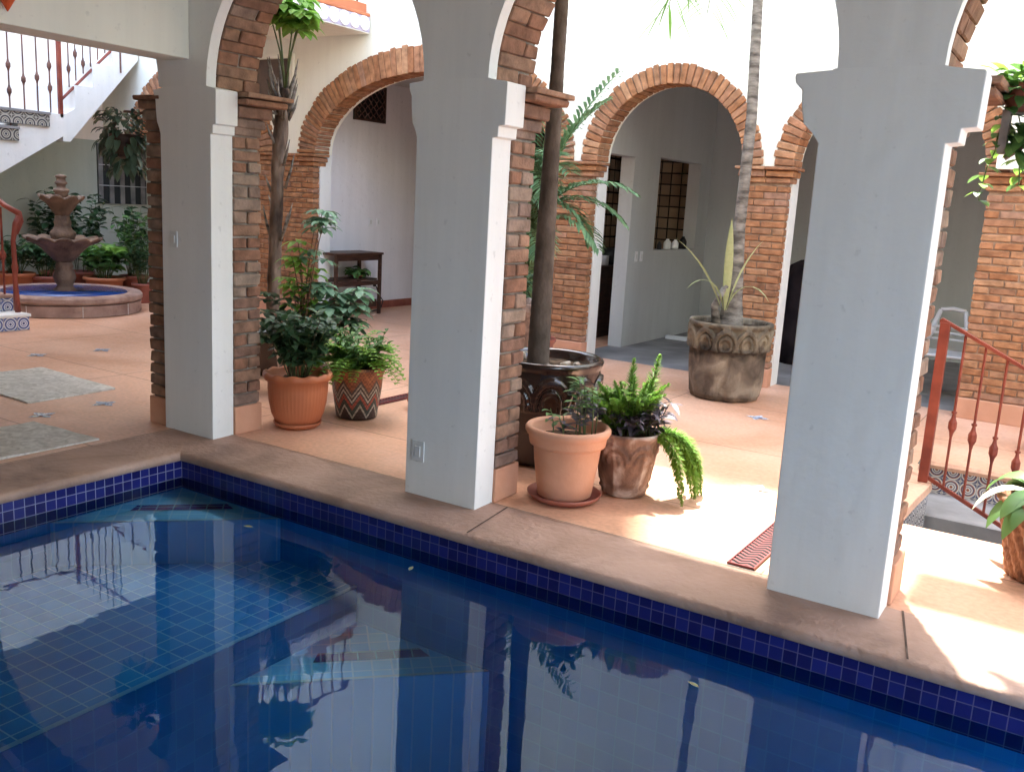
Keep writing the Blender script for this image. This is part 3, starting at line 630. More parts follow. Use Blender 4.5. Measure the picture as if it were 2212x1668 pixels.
# ------------------------------------------------------------------ plants and pots helpers
UP=Vector((0,0,1))
def leaf(mb,p,d,L,W,droop=.3,fold=.15,n=4,pk=.45,tw=0.0):
    p=Vector(p); d=Vector(d).normalized()
    side=d.cross(UP); side=side.normalized() if side.length>.05 else Vector((1,0,0))
    if tw: side=Matrix.Rotation(tw,3,d)@side
    base=len(mb.v)
    for i in range(n+1):
        t=i/n
        w=W*.5*(sin(PI*min(1,max(.0,t**(math.log(.5)/math.log(pk)))))**.8 if 0<t<1 else (.12 if t==0 else 0.02))
        nrm=side.cross(d)
        mb.v.append(tuple(p-side*w+nrm*w*fold)); mb.v.append(tuple(p)); mb.v.append(tuple(p+side*w+nrm*w*fold))
        p=p+d*(L/n)
        d=(d-UP*droop/n).normalized()
        side=side-d*side.dot(d); side.normalize()
    for i in range(n):
        a=base+i*3
        mb.f.append((a,a+1,a+4,a+3)); mb.f.append((a+1,a+2,a+5,a+4))
def curve(p,d,L,droop,n=8):
    pts=[Vector(p)]; d=Vector(d).normalized(); ds=[d]
    for i in range(n):
        pts.append(pts[-1]+d*L/n); d=(d-UP*droop/n).normalized(); ds.append(d)
    return pts,ds
def frond(lm,sm,p,d,L,pairs,LL,LW,droop=1.0,ld=.5,start=.2,r=.007,ang=.9):
    pts,ds=curve(p,d,L,droop,10)
    sm.tube(pts,[r*(1-.8*i/10) for i in range(11)],5)
    for i in range(pairs):
        t=start+(1-start)*(i+.5)/pairs; k=min(9,int(t*10)); fr=t*10-k
        q=pts[k].lerp(pts[k+1],fr); dd=ds[k]
        s=dd.cross(UP); s=s.normalized() if s.length>.05 else Vector((1,0,0))
        nn=s.cross(dd)
        env=(.45+.55*sin(PI*min(1,(t-start)/(1-start)*.9+.12)))
        for sg in(-1,1):
            v=dd*cos(ang)+s*sg*sin(ang)+nn*.25+Vector((rnd.uniform(-.08,.08),rnd.uniform(-.08,.08),rnd.uniform(-.08,.08)))
            leaf(lm,q,v,LL*env*rnd.uniform(.85,1.1),LW,ld,0.3,3,.4)
def bush(root,c,z0,h,r,nst,nl,mt,L_,W_,droop=.6,spread=1.0,stemmat=None,name='foliage',lean=(0,0),sr=.004,start=.25,up=.5,sd=.15):
    lm=MB(); sm=MB()
    for i in range(nst):
        a=2*PI*i/nst+rnd.uniform(-.4,.4); e=rnd.uniform(.25,1)*spread
        hh=h*rnd.uniform(.65,1.05)
        top=Vector((c[0]+r*e*cos(a)+lean[0],c[1]+r*e*sin(a)+lean[1],z0+hh))
        b=Vector((c[0]+.2*r*cos(a),c[1]+.2*r*sin(a),z0))
        mid=b.lerp(top,.5)+Vector((rnd.uniform(-.1,.1)*r,rnd.uniform(-.1,.1)*r,h*sd))
        pts=[b.lerp(mid,t/4).lerp(mid.lerp(top,t/4),t/4) for t in range(5)]
        sm.tube(pts,[sr,sr*.9,sr*.8,sr*.6,sr*.4],5)
        for k in range(nl):
            t=start+(1-start)*(k+rnd.random())/nl; q=b.lerp(mid,t).lerp(mid.lerp(top,t),t)
            an=rnd.uniform(0,2*PI); v=Vector((cos(an),sin(an),rnd.uniform(-.2,1)*up*2))
            leaf(lm,q,v,L_*rnd.uniform(.65,1.2),W_*rnd.uniform(.75,1.15),droop*rnd.uniform(.5,1.5),.15,4,.45,rnd.uniform(-.5,.5))
    sm.build('stem',stemmat or M['stem'],root,smooth=True)
    return lm.build(name,mt,root,smooth=True)
def fern(root,c,z0,n,L_,mt,droop=1.6,LL=.05,LW=.014,up=1.1,name='fronds',pairs=16):
    lm=MB(); sm=MB()
    for i in range(n):
        a=rnd.uniform(0,2*PI); e=rnd.uniform(.3,1.0)
        d=Vector((cos(a)*e,sin(a)*e,up*rnd.uniform(.6,1.3)))
        frond(lm,sm,(c[0]+.03*cos(a),c[1]+.03*sin(a),z0),d,L_*rnd.uniform(.65,1.1),pairs,LL,LW,droop*rnd.uniform(.7,1.3),.3,.08,.0025,1.15)
    sm.build('stem',M['stem'],root); return lm.build(name,mt,root)
def potbody(root,c,prof,mt,n=48,fn=None,name='pot'):
    m=MB(); m.lathe(prof,n,c,fn); return m.build(name,mt,root,smooth=True)
def soil(root,c,r,z):
    m=MB(); m.lathe([(0.001,z+.01),(r*.5,z+.012),(r,z)][::-1],28,c,lambda rr,zz,a:(rr,zz+.008*noise.noise(Vector((rr*20,a*3,c[0])))))
    return m.build('soil',M['soil'],root,smooth=True)
def saucer(root,c,r,mt,h=.04):
    m=MB(); m.lathe([(r*.8,0),(r*.95,h*.5),(r,h),(r*.96,h),(r*.9,h*.55),(r*.7,h*.4),(.001,h*.38)],44,c); return m.build('saucer',mt,root,smooth=True)
# ------------------------------------------------------------------ potted plants in the middle
# ribbed orange pot
c=(.07,.905,0); root=thing('potted_plant',c,'dark leafy plant in a ribbed orange pot with a scalloped rim by the corner column','potted plant')
saucer(root,c,.165,M['terra'])
def rib(r,z,a): return (r*(1+(.018*abs(sin(a*24)) if .05<z<.30 else 0)+(.012*sin(a*12) if z>.33 and r>.21 else 0)),z+(.006*sin(a*12) if z>.34 and r>.2 else 0))
potbody(root,c,[(.125,.025),(.15,.04),(.175,.10),(.192,.18),(.2,.27),(.203,.325),(.225,.335),(.236,.355),(.232,.375),(.215,.385),(.2,.375),(.195,.33)],M['terra'],144,rib)
soil(root,c,.197,.325)
bush(root,c,.33,.46,.27,26,24,M['lf_dark'],.10,.045,.9)
bush(root,c,.33,.42,.27,16,18,M['lf_dark'],.06,.032,.9,stemmat=M['stemred'],name='undergrowth')
# talavera pot with fern
c=(.165,1.40,0); root=thing('potted_fern',c,'bright green fern in a hand painted clay pot, right of the ribbed orange pot','potted fern')
def tal():
    m=mat('painted_clay',(.3,.12,.08),.4,.5); b=m.node_tree.nodes['Principled BSDF']
    tc=N(m,'ShaderNodeTexCoord'); sp=N(m,'ShaderNodeSeparateXYZ'); L(m,tc.outputs['Object'],sp.inputs[0])
    at=N(m,'ShaderNodeMath',operation='ARCTAN2'); L(m,sp.outputs[1],at.inputs[0]); L(m,sp.outputs[0],at.inputs[1])
    tri=N(m,'ShaderNodeMath',operation='PINGPONG'); mu=N(m,'ShaderNodeMath',operation='MULTIPLY'); L(m,at.outputs[0],mu.inputs[0]); mu.inputs[1].default_value=9/PI; L(m,mu.outputs[0],tri.inputs[0]); tri.inputs[1].default_value=1
    ad=N(m,'ShaderNodeMath',operation='MULTIPLY_ADD'); L(m,tri.outputs[0],ad.inputs[0]); ad.inputs[1].default_value=.09; L(m,sp.outputs[2],ad.inputs[2])
    cr=N(m,'ShaderNodeValToRGB'); cr.color_ramp.interpolation='CONSTANT'; e=cr.color_ramp.elements
    cols=[(.0,(.05,.03,.03)),(.10,(.42,.42,.36)),(.125,(.05,.07,.06)),(.165,(.38,.09,.06)),(.20,(.09,.10,.09)),(.215,(.45,.43,.38)),(.235,(.08,.06,.05)),(.255,(.36,.32,.26)),(.275,(.10,.07,.06)),(.30,(.32,.11,.05)),(.36,(.42,.15,.06)),(.40,(.30,.10,.05))]
    e[0].position=0; e[0].color=(*cols[0][1],1); e[1].position=cols[1][0]; e[1].color=(*cols[1][1],1)
    for p,cc in cols[2:]: q=e.new(p); q.color=(*cc,1)
    L(m,ad.outputs[0],cr.inputs[0])
    n=N(m,'ShaderNodeTexChecker'); n.inputs['Scale'].default_value=60; n.inputs[1].default_value=(1,1,1,1); n.inputs[2].default_value=(.62,.62,.6,1); L(m,tc.outputs['Object'],n.inputs[0])
    mx=N(m,'ShaderNodeMix',data_type='RGBA',blend_type='MULTIPLY'); mx.inputs[0].default_value=1; L(m,cr.outputs[0],mx.inputs[6]); L(m,n.outputs[0],mx.inputs[7]); L(m,mx.outputs[2],b.inputs['Base Color'])
    return m
M['tal']=tal()
potbody(root,c,[(.12,0),(.145,.008),(.15,.03),(.163,.12),(.178,.22),(.185,.31),(.196,.335),(.200,.36),(.197,.385),(.18,.38),(.176,.34)],M['tal'],64)
soil(root,c,.178,.335)
fern(root,c,.34,70,.44,M['lf_bright'],2.3,.062,.034,1.05,pairs=11)
bush(root,c,.34,.30,.27,22,16,M['lf_mid'],.075,.03,1.4,name='leaves')
# tall mixed shrub
c=(-.70,1.72,0); root=thing('potted_shrub',c,'tall multi stemmed shrub in a dark pot between the bare trunk and the fern','potted shrub')
potbody(root,c,[(.15,0),(.17,.03),(.2,.2),(.215,.33),(.23,.35),(.23,.37),(.205,.37),(.2,.34)],M['glaze']); soil(root,c,.2,.33)
lm=MB(); sm=MB(); l2=MB()
def cluster(mb,p,n,L_,W_,dr=1.0,upb=.1):
    for k in range(n):
        an=2*PI*k/n+rnd.uniform(-.25,.25); leaf(mb,p,(cos(an),sin(an),upb+rnd.uniform(-.2,.3)),L_*rnd.uniform(.8,1.15),W_,dr,.15,4,.5)
lat=Vector((.85,.526,0))
for (dl,dz,n,L_,W_,tgt) in [(.10,1.44,12,.15,.05,0),(.05,1.36,9,.14,.05,0),(.16,1.36,9,.14,.045,0),(-.07,1.20,8,.12,.045,1),(-.02,1.08,8,.13,.045,1),(.03,.99,8,.12,.04,1),(-.13,1.05,8,.11,.04,1),(-.12,.90,8,.11,.04,1),(.0,.85,9,.12,.045,1),
   (.20,.86,10,.16,.07,0),(.30,.80,10,.17,.07,0),(.38,.84,9,.16,.065,0),(.42,.72,9,.15,.065,0),(.25,.70,9,.16,.07,0),(.12,.74,8,.14,.06,1),(.34,.62,9,.15,.06,2),(.20,.55,8,.14,.06,2),(.44,.60,8,.14,.06,2),(-.20,.75,8,.12,.05,2),(-.28,.62,9,.12,.05,2),(-.22,.5,9,.12,.05,2),(-.1,.55,9,.12,.05,2),(-.33,.78,8,.11,.045,2),(-.30,.45,9,.12,.05,2),(-.05,.66,8,.11,.05,2)]:
    top=Vector((c[0],c[1],dz))+lat*dl+Vector((rnd.uniform(-.08,.08),rnd.uniform(-.08,.08),0))
    b=Vector((c[0]+rnd.uniform(-.08,.08),c[1]+rnd.uniform(-.08,.08),.33)); mid=b.lerp(top,.5)+Vector((0,0,.08))-lat*dl*.25
    sm.tube([b.lerp(mid,t/4).lerp(mid.lerp(top,t/4),t/4) for t in range(5)],[.007,.006,.005,.004,.003],5)
    tgt_m=(lm,l2,MBD:=globals().setdefault('MBD',MB()))[tgt]
    cluster(tgt_m,top,n,L_*1.1,W_*1.15,1.1); cluster(tgt_m,top-Vector((0,0,.05)),n-2,L_,W_*1.1,1.2); cluster(tgt_m,b.lerp(top,.72)+Vector((rnd.uniform(-.05,.05),rnd.uniform(-.05,.05),0)),n-1,L_*.9,W_,1.0); cluster(tgt_m,b.lerp(top,.5)+Vector((rnd.uniform(-.05,.05),rnd.uniform(-.05,.05),0)),n-3,L_*.8,W_,1.0)
sm.build('stem',M['stemred'],root); lm.build('foliage',M['lf_teal'],root,smooth=True); l2.build('foliage',M['lf_bright'],root,smooth=True); MBD.build('foliage',M['lf_dark'],root,smooth=True)
# bare rough trunk with a tuft of leaves
c=(-1.44,2.1,0); root=thing('potted_tree',c,'rough bare tree trunk with frayed top and bright green leaves, behind the corner column','tree')
potbody(root,c,[(.17,0),(.19,.03),(.22,.2),(.235,.33),(.25,.35),(.25,.37),(.225,.37),(.22,.34)],M['glaze']); soil(root,c,.22,.33)
m=MB()
path=[(-1.455,2.1,.3),(-1.45,2.1,.7),(-1.43,2.1,1.1),(-1.415,2.1,1.5),(-1.405,2.1,1.85),(-1.37,2.1,2.1),(-1.34,2.1,2.36),(-1.325,2.1,2.43)]
rads=[.062,.058,.055,.053,.055,.060,.045,.03]
pp=[];rr=[]
for i in range(len(path)-1):
    for k in range(6):
        t=k/6; p=Vector(path[i]).lerp(Vector(path[i+1]),t); p+=Vector((.008*noise.noise(p*5),.008*noise.noise(p*7),0)); pp.append(p); rr.append((rads[i]*(1-t)+rads[i+1]*t)*(1+.16*noise.noise(p*9)))
m.tube(pp,rr,12); m.build('trunk',M['bark'],root,smooth=True)
m=MB()
for k in range(34):
    a=rnd.uniform(0,2*PI); z=rnd.choice([rnd.uniform(2.1,2.4),rnd.uniform(2.2,2.42),rnd.uniform(1.0,2.3)]); t=(z-.3)/2.1
    x=-1.455+.11*t
    b=Vector((x+.05*cos(a),2.1+.05*sin(a),z)); ln=rnd.uniform(.12,.30)
    m.tube([b,b+Vector((cos(a)*.05,sin(a)*.05,ln*.5)),b+Vector((cos(a)*.09,sin(a)*.07,ln))],[.016,.012,.003],5)
m.tube([(-1.33,2.08,2.2),(-1.5,1.9,2.23),(-1.62,1.75,2.26)],[.012,.011,.006],6)
m.build('dead_leaf_stub',M['trunk2'],root,smooth=True)
lm=MB(); sm=MB()
for k,(ex,ey,ez) in enumerate([(-.10,0,.95),(.08,.05,.80),(.02,-.1,1.0),(.18,.0,.9),(-.22,.05,.95),(-.02,.12,1.05)]):
    b=Vector((-1.325,2.1,2.40)); e=b+Vector((ex,ey,ez*.62)); mid=b.lerp(e,.5)+Vector((-ex*.1,0,.02))
    sm.tube([b,b.lerp(mid,.6),mid,mid.lerp(e,.5),e],[.009,.008,.007,.006,.005],6)
    for q in range(14):
        a=2*PI*q/14+rnd.uniform(-.2,.2); 
        leaf(lm,e+Vector((0,0,rnd.uniform(-.03,.05))),(cos(a),sin(a),rnd.uniform(-.1,.5)),rnd.uniform(.16,.27),.10,1.4,.2,5,.5)
        leaf(lm,e+Vector((cos(a)*.05,sin(a)*.05,rnd.uniform(.02,.12))),(cos(a+.3),sin(a+.3),rnd.uniform(-.1,.5)),rnd.uniform(.14,.24),.09,1.5,.2,5,.5)
sm.build('stalk',M['stem'],root,smooth=True); lm.build('foliage',M['lf_bright'],root,smooth=True)
# ---- palms
def palm_crown(root,top,n,L_,seed,droop=1.6,el=(.2,1.1),LL=.42,pairs=26,a0=0):
    lm=MB(); sm=MB(); r_=random.Random(seed)
    for i in range(n):
        a=a0+2*PI*i/n+r_.uniform(-.2,.2); e=r_.uniform(*el)
        d=Vector((cos(a)*cos(e),sin(a)*cos(e),sin(e)))
        frond(lm,sm,top,d,L_*r_.uniform(.85,1.1),pairs,LL,.035,droop*r_.uniform(.8,1.2),1.1,.22,.014,.95)
    sm.build('frond_stalk',M['stem'],root); lm.build('crown',M['lf_palm'],root)
def ringed(root,path,rads,mt,step=.035,n=20):
    pts=[];rr=[]
    for i in range(len(path)-1):
        a=Vector(path[i]); b=Vector(path[i+1]); k=max(2,int((b-a).length/step)); k*=2
        for q in range(k):
            t=q/k; pts.append(a.lerp(b,t)); rr.append((rads[i]*(1-t)+rads[i+1]*t)*(1.0 if q%2 else 1.035)*(1+.02*noise.noise(Vector((0,0,pts[-1].z*6)))))
    m=MB(); m.tube(pts,rr,n); return m.build('trunk',mt,root,smooth=True)
c=(1.74,1.41,0); root=thing('potted_palm',c,'smooth dark palm trunk in a tall glossy dark brown glazed pot behind the middle column','palm')
def scal(r,z,a):
    k=0
    if .36<z<.6:
        u=(a*10/(2*PI))%1-.5; zz=(z-.40)/.16
        d=math.hypot(u*1.9,zz); k=.020*(abs(d-.95)<.14)+.014*(abs(d-.55)<.11)
    elif z<.36: k=-.006*abs(sin(a*5))
    return (r+k,z)
PZ=.66
prof=[(.24,0),(.27,.01),(.285,.04)]+[(.285+.055*min(1,(z-.04)/.5),z) for z in [.04+.0075*i for i in range(1,76)]]+[(.345,.615),(.352,.63),(.355,.65),(.345,.664),(.325,.662),(.31,.64),(.305,.58)]
potbody(root,c,prof,M['glaze'],260,scal); soil(root,c,.31,.60)
M['pebble']=noisy(mat('pebbles',(.3,.26,.22),.7),(.12,.07,.05),(.5,.45,.38),9)
for dx,dy,s_ in [(-.2,-.05,.035),(-.15,-.15,.028),(-.22,.03,.03),(.16,-.05,.03),(.2,.02,.025),(.1,-.16,.022),(-.1,-.2,.02),(-.17,-.2,.025)]:
    m=MB(); m.cbox(Matrix.Translation((c[0]+dx,c[1]+dy,.625))@Matrix.Rotation(rnd.uniform(0,3),4,'Z')@Matrix.Rotation(rnd.uniform(-.5,.5),4,'X'),s_,s_*.8,s_*.9,s_*.35,.006)
    m.build('stone',M['pebble'],root)
tx,ty=c[0]-.07,c[1]+.0
ringed(root,[(tx-.0,ty,.58),(tx,ty,1.4),(tx+.005,ty+.01,2.4),(tx+.02,ty+.02,8.0)],[.070,.058,.040,.036],M['trunk'],.05)
palm_crown(root,(tx+.02,ty+.02,7.95),11,1.7,5,1.7,(.3,1.2))
c=(1.90,4.31,0); root=thing('potted_palm',c,'grey ringed palm trunk with striped leaves at its foot in a weathered round stoneware planter','palm')
def bar(r,z,a):
    k=0
    if z>.44 and z<.64:
        u=(a*12/(2*PI))%1-.5; zz=(z-.50)/.13; d=math.hypot(u*1.9,zz); k=.022*(abs(d-.9)<.16)+.016*(abs(d-.5)<.13)
    k+=.012*noise.noise(Vector((cos(a)*2,sin(a)*2,z*4)))
    if z<.44: k+=-.012*abs(sin(a*6))**3
    return (r+k,z)
prof=[(.27,0),(.295,.01),(.305,.04)]+[(.345-.040*(1-z/.64)**2.2,z) for z in [.04+.0075*i for i in range(1,80)]]+[(.36,.645),(.362,.665),(.355,.682),(.335,.68),(.325,.66),(.32,.58)]
potbody(root,c,prof,M['barrel'],300,bar); soil(root,c,.325,.63)
tx,ty=c[0]+.0,c[1]
ringed(root,[(tx,ty,.60),(tx-.005,ty,.85),(tx-.01,ty,1.5),(tx+.0,ty,2.4),(tx-.05,ty,3.4),(tx-.12,ty+.3,4.6)],[.115,.085,.05,.045,.04,.036],M['trunk2'],.05)
palm_crown(root,(tx-.12,ty+.3,4.55),8,1.1,9,1.5,(.9,1.35))
lm=MB(); sm=MB()
for (ex,ey,ez,sp) in ((1.64,3.0,3.03,.16),(1.93,3.05,3.0,.12)):
    p0=Vector((tx-.12,ty+.28,4.5)); p2=Vector((ex,ey,ez)); p1=(p0+p2)/2+Vector((0,-.25,.55)); pts=[p0.lerp(p1,t/10).lerp(p1.lerp(p2,t/10),t/10) for t in range(11)]
    sm.tube(pts,[.012-.0009*i for i in range(11)],5)
    for q in range(56):
        t=.5+.5*q/56; k=min(9,int(t*10)); pt_=pts[k].lerp(pts[k+1],t*10-k); s_=-1 if q%2 else 1
        leaf(lm,pt_,lat*s_*rnd.uniform(.1,.9)+Vector((0,-.15,-.55)),rnd.uniform(.28,.44),.028,.5,.3,4,.4)
sm.build('frond_stalk',M['stem'],root); lm.build('hanging_frond',M['lf_bright'],root)
lm=MB(); b0=Vector((tx-.02,ty-.12,.66))
for (dl,dz,L_,dr,w) in [(-.42,.95,.80,.9,.045),(-.05,1.0,.80,.35,.075),(.14,.9,.70,1.2,.035),(-.22,.8,.6,2.6,.03),(.10,.5,.6,2.8,.03)]:
    leaf(lm,b0+lat*dl*.08+Vector((0,0,.12)),lat*dl*1.3+Vector((.1,-.15,dz*1.2)),L_,w,dr,.25,8,.45)
lm.build('striped_leaf',M['lf_stripe'],root,smooth=True)
m=MB(); m.tube([(tx-.09,ty-.09,.62),(tx-.12,ty-.12,.8),(tx-.02,ty-.13,1.0)],[.05,.035,.03],8); m.build('side_stem',M['trunk2'],root,smooth=True)
# areca palm beside the brick pier
c=(.12,3.85,0); root=thing('areca_palm',c,'feathery green areca palm in front of the orange brick pier','palm')
potbody(root,c,[(.17,0),(.2,.03),(.23,.3),(.25,.33),(.25,.36),(.22,.36),(.21,.3)],M['saucer']); soil(root,c,.22,.3)
lm=MB(); sm=MB()
AF=[(.30,1.25,1.45,1.0,-.1,1.5),(.22,1.1,1.15,1.3,.1,1.6),(.10,1.2,.95,1.5,-.1,1.55),(-.05,1.2,.95,1.8,-.1,1.5),(.42,.8,1.05,1.7,-.1,1.45),(.12,.9,.95,2.3,-.2,1.45),(-.1,1.0,1.0,2.4,-.2,1.4),(.5,.6,.9,1.8,0,1.5),(.05,.7,.8,2.6,-.35,1.35),(.3,.5,.85,2.5,-.2,1.3),(-.15,.6,.9,2.6,-.3,1.3),(-.1,.5,.8,2.8,-.4,1.2),(.15,.4,.75,2.6,-.35,1.2),(-.25,.5,.8,2.4,-.2,1.5),(.2,.7,.8,2.2,-.3,1.6),(0,.9,.8,2.2,-.3,1.65),(.1,.3,.8,2.8,-.2,1.7),(.35,.3,.7,2.7,-.1,1.55),(-.3,.8,.9,1.9,0,1.5),(.0,.3,.7,2.9,-.3,1.0),(.08,.3,.7,2.9,-.3,.9),(-.1,.3,.7,2.9,-.2,1.1)]
for i,(dl,ez,L_,dr,dep_,hb) in enumerate(AF):
    bx=Vector((c[0]+rnd.uniform(-.1,.06),c[1]+rnd.uniform(-.08,.08),.3)); tp=Vector((c[0]-.04+dl*.08,c[1]+dep_*.2,hb))
    if i<13: sm.tube([bx,bx.lerp(tp,.5),tp],[.016,.013,.010],7)
    frond(lm,sm,tp,lat*dl*1.5+Vector((.02,dep_*.7-.1,ez)),L_,26,.27,.034,dr,1.0,.10,.008,.95)
sm.build('stem',M['stem'],root,smooth=True); lm.build('fronds',M['lf_palm'],root)
# pale terracotta pot with a saucer
c=(2.265,.775,0); root=thing('potted_plant',c,'sparse seedlings in a smooth pale terracotta pot on a red saucer at the front','potted plant')
saucer(root,c,.207,M['saucer'],.042)
potbody(root,c,[(.135,.02),(.15,.03),(.163,.12),(.178,.22),(.186,.30),(.188,.305),(.192,.31),(.208,.315),(.212,.33),(.216,.36),(.226,.372),(.236,.39),(.236,.405),(.225,.418),(.208,.416),(.198,.40),(.192,.35)],M['terra_lt'],72); soil(root,c,.194,.345)
lm=MB(); sm=MB(); l2=MB()
for (dl,df,h,n) in [(-.08,.0,.16,6),(-.05,.05,.13,5),(.05,-.02,.24,9),(.08,.03,.34,14),(.11,-.04,.22,10),(.03,.08,.27,10),(.12,.06,.26,12),(.09,-.07,.15,8),(.0,-.05,.12,6),(.13,0,.3,12),(.06,.06,.33,12)]:
    b=Vector((c[0],c[1],.345))+lat*dl+Vector((0,df,0)); t=b+Vector((rnd.uniform(-.04,.02),rnd.uniform(-.04,.02),h))
    sm.tube([b,b.lerp(t,.5)+Vector((.01,0,0)),t],[.004,.0035,.002],5)
    for k in range(n):
        q=b.lerp(t,.35+.65*k/n); an=rnd.uniform(0,6.28); leaf(lm if h>.15 and k>n//2 or dl<0 else l2,q,(cos(an),sin(an),.5),rnd.uniform(.06,.11),.032,.9,.2,4,.45)
sm.build('stem',M['stem'],root); lm.build('foliage',M['lf_mid'],root,smooth=True); l2.build('purple_foliage',M['lf_purple'],root,smooth=True)
# carved pot with foxtail fern and purple leaves
c=(2.475,1.10,0); root=thing('potted_fern',c,'green foxtail fern with trailing fronds and purple leaves in a small carved clay pot','potted fern')
def carv(r,z,a):
    k=0
    if .03<z<.33:
        u=(a*6/(2*PI))%1-.5
        k+=.010*max(0,1-abs(u)*14); 
        if z>.2: d=math.hypot(u*2.0,(z-.21)/.10); k+=.010*(abs(d-.9)<.15)+.007*(abs(d-.5)<.13)
        k-=.006*(abs(z-.07)<.012)
    return (r+k,z)
prof=[(.11,0),(.125,.008),(.13,.03)]+[(.13+.045*((z-.03)/.3),z) for z in [.03+.011*i for i in range(1,28)]]+[(.18,.345),(.184,.36),(.18,.372),(.165,.37),(.16,.33)]
potbody(root,c,prof,M['carved'],120,carv); soil(root,c,.165,.335)
bush(root,c,.335,.15,.20,22,10,M['lf_purple'],.11,.026,.9,name='purple_foliage',up=.6)
bush(root,(c[0]-.05,c[1]+.02),.335,.27,.20,26,14,M['lf_bright'],.065,.028,1.0,name='leafy_stems',up=.5)
bush(root,(c[0]+.10,c[1]+.06),.335,.22,.15,14,9,M['lf_purple'],.12,.028,.9,name='purple_leaves',up=.5)
lm=MB(); sm=MB()
def fox(p,d,L_,r,droop,n=420):
    pts,ds=curve(p,d,L_,droop,10); sm.tube(pts,[.004*(1-.07*i) for i in range(11)],5)
    for i in range(n):
        t=.15+.85*i/n; k=min(9,int(t*10)); q=pts[k].lerp(pts[k+1],t*10-k); dd=ds[k]
        a=rnd.uniform(0,2*PI); o=dd.orthogonal().normalized(); o=Matrix.Rotation(a,3,dd)@o
        env=(1-.75*max(0,(t-.6)/.4))*(.6+.4*min(1,t*3))
        leaf(lm,q,o+dd*.7,r*env*rnd.uniform(.8,1.2),.009,.1,.1,2,.5)
z=.335
for (dl,df,ez,L_,r,dr) in [(-.02,.05,1,.44,.055,.15),(.09,.10,1,.47,.058,.25),(-.14,.0,.9,.33,.04,1.4),(-.05,-.04,.9,.33,.042,1.6),(.03,-.06,.9,.36,.042,1.6),(-.2,-.02,.7,.32,.04,1.3),(.13,-.03,.9,.36,.042,1.8),(-.1,.1,1,.3,.04,1.0),(.05,.1,.9,.33,.04,1.2),(.2,.02,.6,.5,.042,2.6),(.22,-.05,.5,.55,.042,2.8),(.25,.03,.45,.6,.04,2.7),(-.17,.05,.8,.30,.045,1.8),(.1,.0,.8,.30,.05,2.2),(.28,-.02,.55,.62,.04,3.1),(.3,.06,.5,.66,.038,3.1),(.23,.0,.6,.68,.042,3.0),(.26,-.08,.5,.62,.04,3.1),(.33,0,.45,.62,.036,2.9),(.08,-.05,.95,.34,.045,1.5),(-.1,-.08,.8,.28,.05,2.2),(-.02,-.1,.8,.28,.05,2.2),(.06,-.1,.8,.28,.05,2.2),(-.16,-.06,.7,.26,.05,1.8),(.12,-.08,.8,.3,.05,2.0),(0,.0,.9,.3,.05,1.4),(-.08,.02,.9,.28,.05,1.4),(.18,.06,.5,.55,.04,2.9),(.2,-.01,.3,.62,.042,2.6),(.3,0,.4,.5,.035,2.2)]:
    fox(Vector((c[0],c[1],z))+lat*dl*.5+Vector((0,df*.5,0)),(lat*rnd.uniform(.35,1.1)+Vector((rnd.uniform(-.2,.2),df*3+rnd.uniform(-.3,.1),rnd.uniform(.2,.6))) if dl>.15 else lat*dl*1.2+Vector((0,df,ez))),L_*(.85 if dl>.15 else 1),r*1.1,dr*(1.5 if dl>.15 else 1))
sm.build('stem',M['stem'],root); lm.build('fern_fronds',M['lf_bright'],root)
m=MB()
for (dl,df,dr) in [(.24,-.02,1.8),(.3,-.1,2.2),(.26,.04,2.4),(.22,-.12,2.2)]:
    leaf(m,Vector((c[0],c[1],.34))+lat*.13,lat*dl*2+Vector((0,df,.2)),.30,.035,dr*1.4,.2,6,.5)
m.build('trailing_leaf',M['lf_purple'],root,smooth=True)
# big carved planter behind the palm
c=(.46,3.03,0); root=thing('planter',c,'large carved planter with a pale triangular panel half hidden behind the palm trunk','planter')
def hexp(r,z,a):
    u=(a*6/(2*PI))%1-.5; return (r*(cos(PI/6)/cos(u*PI/3)),z)
potbody(root,c,[(.26,0),(.28,.02),(.30,.3),(.32,.66),(.345,.7),(.345,.78),(.32,.79),(.3,.74)],M['carved'],96,hexp); soil(root,c,.29,.74)
m=MB()
for k in range(6):
    a=2*PI*(k+.5)/6+0; a=(k)*PI/3+PI/6*0
    n_=Vector((cos(a),sin(a),0)); t_=Vector((-sin(a),cos(a),0)); cc=Vector((c[0],c[1],0))
    m.add([cc+n_*.285*1.0+t_*-.13+Vector((0,0,.06)),cc+n_*.285+t_*.13+Vector((0,0,.06)),cc+n_*.318+Vector((0,0,.62)),cc+n_*.26+t_*-.13+Vector((0,0,.06)),cc+n_*.26+t_*.13+Vector((0,0,.06)),cc+n_*.28+Vector((0,0,.62))],[(0,1,2),(0,3,4,1),(1,4,5,2),(2,5,3,0)])
m.build('panel',mat('pale_panel',(.5,.45,.38),.7),root)
bush(root,c,.74,.30,.2,8,8,M['lf_dark'],.12,.035,.8)
# clay bowl peeking behind the middle column
c=(.36,1.93,0); root=thing('clay_bowl',c,'small round orange clay bowl peeking out behind the middle column','bowl')
potbody(root,c,[(.06,0),(.09,.02),(.12,.07),(.115,.12),(.09,.15),(.085,.15),(.1,.11),(.07,.04),(.001,.03)],M['terra'],40,name='body')
m=MB(); m.lathe([(.05,0),(.075,0),(.075,.02),(.05,.02)],30,(c[0],c[1],.0)); m.build('foot',M['plastic'],root,smooth=True)
